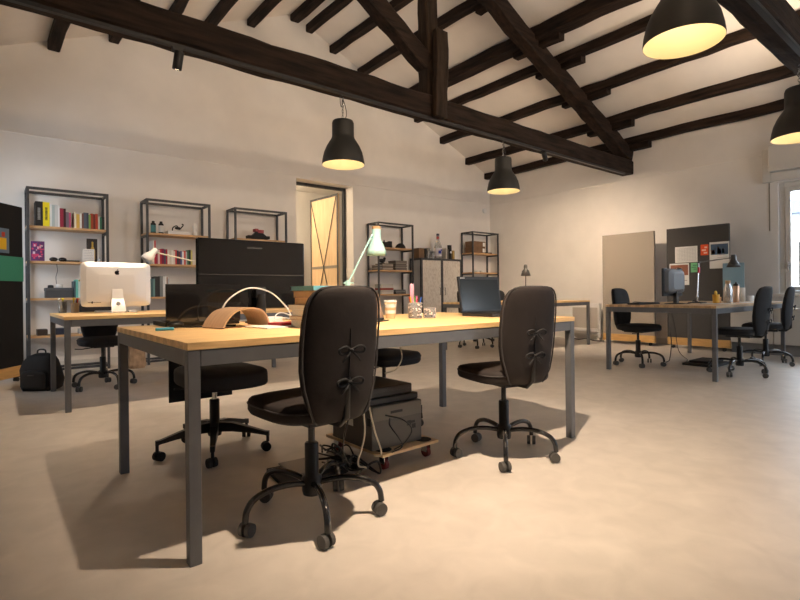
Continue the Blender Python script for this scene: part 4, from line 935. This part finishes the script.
tg(MB().lathe([(.036,0),(.038,.01),(.038,.15),(.028,.165),(.001,.168)], n=24, cap0=True).build('black_speaker', M_blkm, loc=(1.47,5.45,Z)), 'black cylindrical speaker right of the silver computer', 'speaker')
tg(MB().lathe([(.028,0),(.028,.10),(.024,.10),(.024,.004),(.001,.004)], n=20, cap0=True).build('wooden_pot', M_ply, loc=(1.62,5.42,Z)), 'small pale wooden pot right of the black speaker', 'pot')
t = tg(MB().bx(0,.28,0,.11,0,.012).build('white_keyboard', M_white, loc=(.80,5.60,Z), bevel=.003), 'thin white keyboard behind the silver computer', 'keyboard')
kb = MB()
for a_ in range(4):
    for b_ in range(13): kb.bx(.008+b_*.0205,.008+b_*.0205+.017,.012+a_*.024,.012+a_*.024+.02,.0122,.0145)
kb.build('keys', M_paper, t)
tg(MB().bx(0,.07,0,.05,0,.02).build('white_charger', M_white, loc=(1.02,5.28,Z), bevel=.006), 'white charger block lying right of the computer stand', 'charger')
# bags on the floor
t = thing('backpack', (.40, 6.07, 0), 'black backpack slumped on the floor beside the left rear desk', 'bag')
rings = []
for z_, a_, b_ in ((.0,.145,.10),(.015,.165,.115),(.10,.175,.125),(.20,.168,.115),(.28,.145,.095),(.33,.11,.07),(.355,.05,.03)):
    rr_ = sring(.01*sin(z_*20), 0, z_, a_, b_, 28, 3.2); rings.append(rr_)
MB().rings(rings).build('bag_body', M_blkm, t)
MB().rings([[Vector((v.x, v.y-.125, v.z)) for v in sring(0,0,z_,a_,.03,20,3)] for z_, a_ in ((.03,.10),(.05,.12),(.16,.12),(.19,.10),(.20,.05))]).build('front_pocket', M_blkm, t)
MB().tube(bez([(-.04,0,.34),(-.03,0,.385),(.03,0,.385),(.04,0,.34)]), .008, 6).build('carry_loop', M_blk, t); MB().bx(-.035,.025,-.166,-.160,.155,.163).build('bag_marking', M_pipe, t)
for q in (-.11,.11): MB().cyl((q,-.10,.02),(q+.02,-.10,.02),.02).build('wheel', M_blk, t)
t.rotation_euler = (0,0,R(-35))
t = thing('paper_sack', (1.44, 7.02, 0), 'crumpled brown paper sack on the floor under the shelves', 'sack')
rings = []; q = random.Random(8)
for z_, a_, b_ in ((0,.11,.085),(.04,.125,.10),(.14,.12,.095),(.24,.115,.09),(.31,.118,.092)):
    rr_ = sring(0,0,z_,a_,b_,24,4)
    for v in rr_: v.x += q.uniform(-.006,.006); v.y += q.uniform(-.006,.006); v.z += q.uniform(-.006,.006) if z_ > 0 else 0
    rings.append(rr_)
MB().rings(rings, smooth=False).build('sack_body', M_sack, t); MB().rings([[Vector((v.x*1.06, v.y*1.06, z_)) for v in sring(0,0,0,.115,.09,24,4)] for z_ in (.25,.31)]).build('rolled_rim', M_sack, t); t.scale = (.78, .78, 1)

# ================================================================== RIGHT DESK
t = thing('computer_monitor', (6.03, 2.50, Z), 'black computer monitor seen from behind on the right-hand desk', 'monitor')
MB().bx(-.235,.235,-.012,.012,.09,.40).build('screen_bezel', M_blk, t, bevel=.004); MB().bx(-.222,.222,.0125,.014,.105,.388).build('screen', M_screen, t)
rings = [[Vector((v.x, y_, .255+v.y)) for v in sring(0,0,0,sx,sz,28,6)] for y_, sx, sz in ((-.0125,.22,.14),(-.05,.20,.125),(-.075,.13,.09))]
MB().rings(rings, smooth=False).build('back_cover', mat('monitor_grey_back',(.14,.16,.18),.4), t)
MB().bx(-.03,.03,-.06,-.02,.01,.16).build('stand_neck', M_blk, t, bevel=.004); MB().lathe([(.001,0),(.11,0),(.11,.008),(.03,.014),(.001,.014)], (0,-.03,0), 28).build('stand_foot', M_blk, t)
t.rotation_euler = (0,0,R(-1))
t = tg(MB().bx(-.22,.22,-.07,.07,0,.016).build('keyboard', M_blk, loc=(5.765,2.70,Z), rz=R(-4), bevel=.004), 'black keyboard left of the grey backed monitor', 'keyboard')
kb = MB()
for a_ in range(5):
    for b_ in range(18): kb.bx(-.212+b_*.0236,-.212+b_*.0236+.019,-.062+a_*.025,-.062+a_*.025+.02,.0163,.020)
kb.build('keys', M_blkm, t)
cable([(5.90,2.30,.757),(5.97,2.26,.775),(6.05,2.30,.79),(6.12,2.24,.765),(6.2,2.27,.757)], .005, M_blk, 'tangled black cable at the foot of the grey backed monitor')
cable([(5.75,2.80,.757),(5.85,2.86,.775),(5.95,2.82,.768),(6.02,2.76,.757)], .004, M_blk, 'black cable curling behind the black keyboard')
t = thing('desk_lamp', (6.62, 2.46, Z), 'dark grey jointed desk lamp on the right-hand desk', 'desk lamp')
MB().lathe([(.001,0),(.10,0),(.10,.010),(.02,.016),(.001,.016)], n=32).build('foot', M_lampgrey, t)
MB().tube([(0,0,.016),(0,0,.06)], .012).sphere((0,0,.07),.016).tube([(0,0,.07),(.055,.0,.485)], .006, 8).tube([(.012,0,.07),(.067,0,.485)], .004, 6).build('lower_arm', M_chrome, t)
MB().sphere((.06,0,.49),.015).tube([(.06,0,.49),(.41,-.25,.545)], .006, 8).build('upper_arm', M_lampgrey, t)
MB().lathe([(.022,.15),(.028,.145),(.030,.09),(.055,.05),(.075,0),(.071,0),(.05,.05),(.001,.08)], (.42,-.255,.43), 28).build('lamp_shade', M_lampgrey, t)
MB().bx(.018,.045,-.02,.0,.36,.43).build('red_tag', col_mat((190,40,60)), t)
t = tg(MB().lathe([(.034,0),(.038,.10),(.035,.10),(.031,.004)], n=24, cap0=True).build('yellow_mug', col_mat((222,170,60),.5), loc=(6.66,2.27,Z)), 'yellow cup in front of the grey lamp on the right-hand desk', 'cup')
MB().sphere((-.01,0,.115),.017,(1,1,1.8)).build('contents', col_mat((230,200,90)), t)
tg(MB().lathe([(.036,0),(.040,.07),(.037,.07),(.033,.004)], n=24, cap0=True).build('tan_mug', col_mat((196,140,90),.5), loc=(6.80,2.30,Z)), 'tan mug right of the yellow cup', 'cup')
bottle('carafe', (6.86,2.21,Z), [(.045,0),(.05,.01),(.05,.15),(.032,.20),(.025,.225),(.028,.235)], 'clear glass carafe with cork stopper on the right-hand desk', (.225,.265,.027,mat('cork',(.55,.36,.2),.8)), m=M_frost)
t = tg(MB().lathe([(.034,0),(.036,.01),(.036,.19),(.032,.20)], n=28, cap0=True).build('thermos_flask', mat('copper_steel',(.62,.40,.27),.3,metal=.8), loc=(7.07,2.19,Z)), 'copper coloured thermos flask with black lid', 'flask')
MB().lathe([(.034,.2005),(.030,.225),(.012,.23),(.010,.245),(.001,.247)], n=24, cap0=True).build('lid', M_blk, t)
tg(MB().cyl((0,0,0),(0,0,.18),.042,n=28).build('kitchen_roll', M_paper, loc=(7.45,2.25,Z)), 'white paper roll standing right of the thermos', 'paper roll')
tg(MB().lathe([(.032,0),(.036,.075),(.033,.075),(.029,.004)], n=24, cap0=True).build('white_cup', M_white, loc=(7.70,2.22,Z)), 'small white cup behind the nearer right-hand chair', 'cup')
for k, (x_, y_, r_, l) in enumerate([(6.25,2.12,5,'white papers left of the yellow cup'), (6.88,1.98,-8,'white papers lying in front of the carafe'), (7.15,2.02,12,'white papers in front of the thermos')]):
    tg(MB().bx(-.105,.105,-.148,.148,0,.004).build('paper_sheets', M_paper, loc=(x_,y_,Z), rz=R(r_)), l, 'paper')
cable([(6.9,2.9,.69),(6.86,2.9,.5),(6.90,2.88,.25),(6.80,2.86,.02),(6.55,2.80,.008)], .006, M_pipe, 'grey cable hanging down behind the right-hand desk to the floor')
cable([(6.95,2.92,.69),(7.0,2.88,.45),(7.02,2.84,.12),(6.98,2.72,.012),(6.85,2.68,.008)], .004, M_pipe, 'thin cable hanging beside the grey one behind the right-hand desk')
t = thing('footrest', (6.77, 2.42, 0), 'black tray with cables under the right-hand desk', 'tray')
MB().bx(-.25,.25,-.18,.18,.0,.03).bx(-.2,.2,-.12,.12,.031,.06).build('tray_body', M_blkm, t, bevel=.006)
tg(MB().bx(0,.36,0,.05,0,.012).build('cable_tray', M_pipe, loc=(6.75,2.50,.655)), 'small cable tray under the right-hand desktop', 'tray') if False else None

# far corner desk
t = thing('desk_lamp', (7.27, 5.45, Z), 'small dark grey desk lamp on the far corner desk', 'desk lamp')
MB().lathe([(.001,0),(.08,0),(.08,.01),(.02,.016),(.001,.016)], n=28).cyl((0,0,.016),(0,0,.44),.009).build('stem', M_lampgrey, t)
MB().lathe([(.018,.63),(.030,.61),(.032,.55),(.060,.52),(.085,.43),(.080,.43),(.05,.52),(.001,.55)], n=28).build('lamp_shade', M_lampgrey, t)
tg(MB().bx(0,.12,0,.16,0,.10).build('white_carton', M_paper, loc=(6.75,5.2,Z), bevel=.003), 'white carton on the far corner desk behind the dark laptop', 'box')

# ================================================================== PRINTER, DOLLY, CABLES
t = thing('wheeled_dolly', (1.53, 2.03, 0), 'plywood dolly on four castors carrying the printer under the desk', 'dolly')
MB().bx(0,.40,0,.52,.078,.094).build('plywood_deck', M_ply, t, bevel=.002)
for x_, y_ in ((.05,.05),(.35,.05),(.05,.47),(.35,.47)):
    w_ = MB().bx(x_-.025,x_+.025,y_-.025,y_+.025,.070,.0775).bx(x_-.016,x_-.012,y_-.02,y_+.02,.03,.07).bx(x_+.012,x_+.016,y_-.02,y_+.02,.03,.07).build('castor', M_chrome, t)
    MB().cyl((x_-.011,y_,.028),(x_+.011,y_,.028),.028).build('wheel', col_mat((120,40,40),.6), w_)
for x_, y_ in ((.34,.06),(.06,.07),(.06,.46),(.34,.46)): MB().cyl((x_,y_,.0942),(x_,y_,.0960),.045,n=28).build('rubber_pad', M_rubber, t)
t.rotation_euler = (0,0,R(2))
M_prn = mat('printer_dark_grey', (.10,.092,.08), .5); M_prn2 = mat('printer_black', (.022,.021,.020), .45)
t = thing('laser_printer', (1.515, 2.10, .0965), 'dark grey laser printer standing on the plywood dolly', 'printer')
MB().bx(0,.34,0,.38,0,.225).build('body', M_prn, t, bevel=.006)
MB().bx(.005,.335,.02,.375,.2255,.262).bx(.0,.30,.03,.36,.2622,.315).build('scanner_unit', M_prn2, t, bevel=.008)
MB().bx(.02,.30,.028,.0295,.245,.25).bx(.03,.29,.0285,.0297,.285,.289).build('panel_seam', M_blk, t)
MB().bx(.004,.336,-.004,.0,.150,.222).build('front_flap', mat('printer_flap',(.14,.128,.108),.5), t, bevel=.002); MB().bx(.12,.20,-.0055,-.0042,.178,.192).build('flap_grip', M_blk, t)
MB().bx(.235,.262,-.0016,-.0004,.095,.122).bx(.268,.295,-.0016,-.0004,.075,.10).bx(.262,.29,-.0016,-.0004,.104,.118).build('front_marking', mat('printer_mark',(.022,.02,.018),.5), t)
MB().bx(-.0022,-.0004,.17,.24,.10,.135).build('side_label', M_paper, t); MB().bx(-.0024,-.0004,.25,.29,.115,.15).build('yellow_sticker', col_mat((214,200,50)), t)
MB().bx(.34,.346,.0,.03,.15,.19).build('latch', M_blk, t); MB().bx(-.008,-.0004,.0,.03,.13,.17).build('latch', M_blk, t)
cable([(1.60,2.06,.26),(1.57,2.02,.24),(1.60,1.99,.18),(1.64,2.01,.12),(1.58,2.02,.10)], .0035, M_blk, 'black cable looping down the printer front')
cable([(1.58,2.07,.28),(1.64,2.00,.26),(1.69,1.99,.20),(1.66,2.02,.13),(1.62,2.05,.10)], .0035, M_blk, 'second black cable looping across the printer front')
# flat devices on the floor
t = tg(MB().bx(0,.34,0,.24,0,.02).build('laptop_dock', M_blkm, loc=(1.06,2.20,.001), rz=R(-8), bevel=.003), 'flat black case lying on the floor behind the front chair', 'case')
tg(MB().bx(0,.36,0,.20,.0,.010).build('lid_panel', mat('panel_grey_flat',(.16,.15,.14),.4), loc=(1.12,2.24,.085), rz=R(-8), bevel=.002), 'x', 'panel') if False else None
t = thing('tilted_panel', (1.14, 2.22, .028), 'thin grey panel resting on the flat black case on the floor', 'panel')
MB().bx(0,.36,0,.21,.0,.008).build('sheet', mat('panel_grey_flat',(.20,.185,.165),.4), t, bevel=.002); MB().bx(.02,.05,.02,.19,-.006,-.001).bx(.31,.34,.02,.19,-.006,-.001).build('support_strip', M_blk, t)
t.rotation_euler = (0,0,R(-4))
t = tg(MB().bx(0,.30,0,.055,0,.035).build('power_strip', M_blk, loc=(1.50,2.14,.001), rz=R(90), bevel=.006), 'black power strip on the floor left of the dolly', 'power strip')
for k in range(2): MB().bx(.03+k*.065,.07+k*.065,.01,.045,.0352,.046).build('plug', M_blkm, t, bevel=.003)
q = random.Random(21)
nmz = ['thickest','uppermost','lowest','leftmost','rearmost','shortest','innermost','looping']
for k in range(8):
    pts = []; x_, y_ = q.uniform(1.27,1.36), q.uniform(2.0,2.3)
    for j in range(6):
        pts.append((x_, y_, .056+.012*k*.4+q.uniform(0,.02) if 1.1 < x_ < 1.5 else .012)); x_ = min(1.50, max(1.24, x_+q.uniform(-.09,.12))); y_ = min(2.46, max(1.98, y_+q.uniform(-.12,.14)))
    tg(MB().tube(bez(pts, 8), .0045+.0005*(k%3), 6).build('cable', M_blk), 'black cable in the floor tangle beside the dolly', 'cable', 'tangle of black cables left of the dolly')
def fix(): pass
cable([(1.36,1.96,.70),(1.35,1.95,.45),(1.38,1.97,.25),(1.36,2.0,.10),(1.42,2.02,.06)], .0045, mat('cream_cable',(.62,.56,.44),.5), 'cream cable hanging from the desk in front of the printer side')
cable([(1.39,1.98,.70),(1.40,1.97,.42),(1.45,1.99,.25),(1.50,2.00,.12),(1.47,2.02,.105)], .0045, mat('cream_cable',(.62,.56,.44),.5), 'second cream cable swinging towards the printer base')
cable([(1.33,2.0,.70),(1.31,1.98,.40),(1.27,1.99,.2),(1.33,2.02,.08)], .004, M_blk, 'black cable hanging from the desk to the floor tangle')
cable([(1.98,2.55,.69),(2.03,2.52,.60),(2.03,2.48,.50),(1.95,2.44,.44),(1.85,2.42,.425)], .004, mat('cream_cable',(.62,.56,.44),.5), 'cream cable hanging from the desktop to the top of the printer')
cable([(1.78,2.60,.69),(1.85,2.62,.60),(1.80,2.58,.50),(1.70,2.5,.48),(1.66,2.42,.43)], .004, M_blk, 'black cable hanging from the desktop behind the printer')
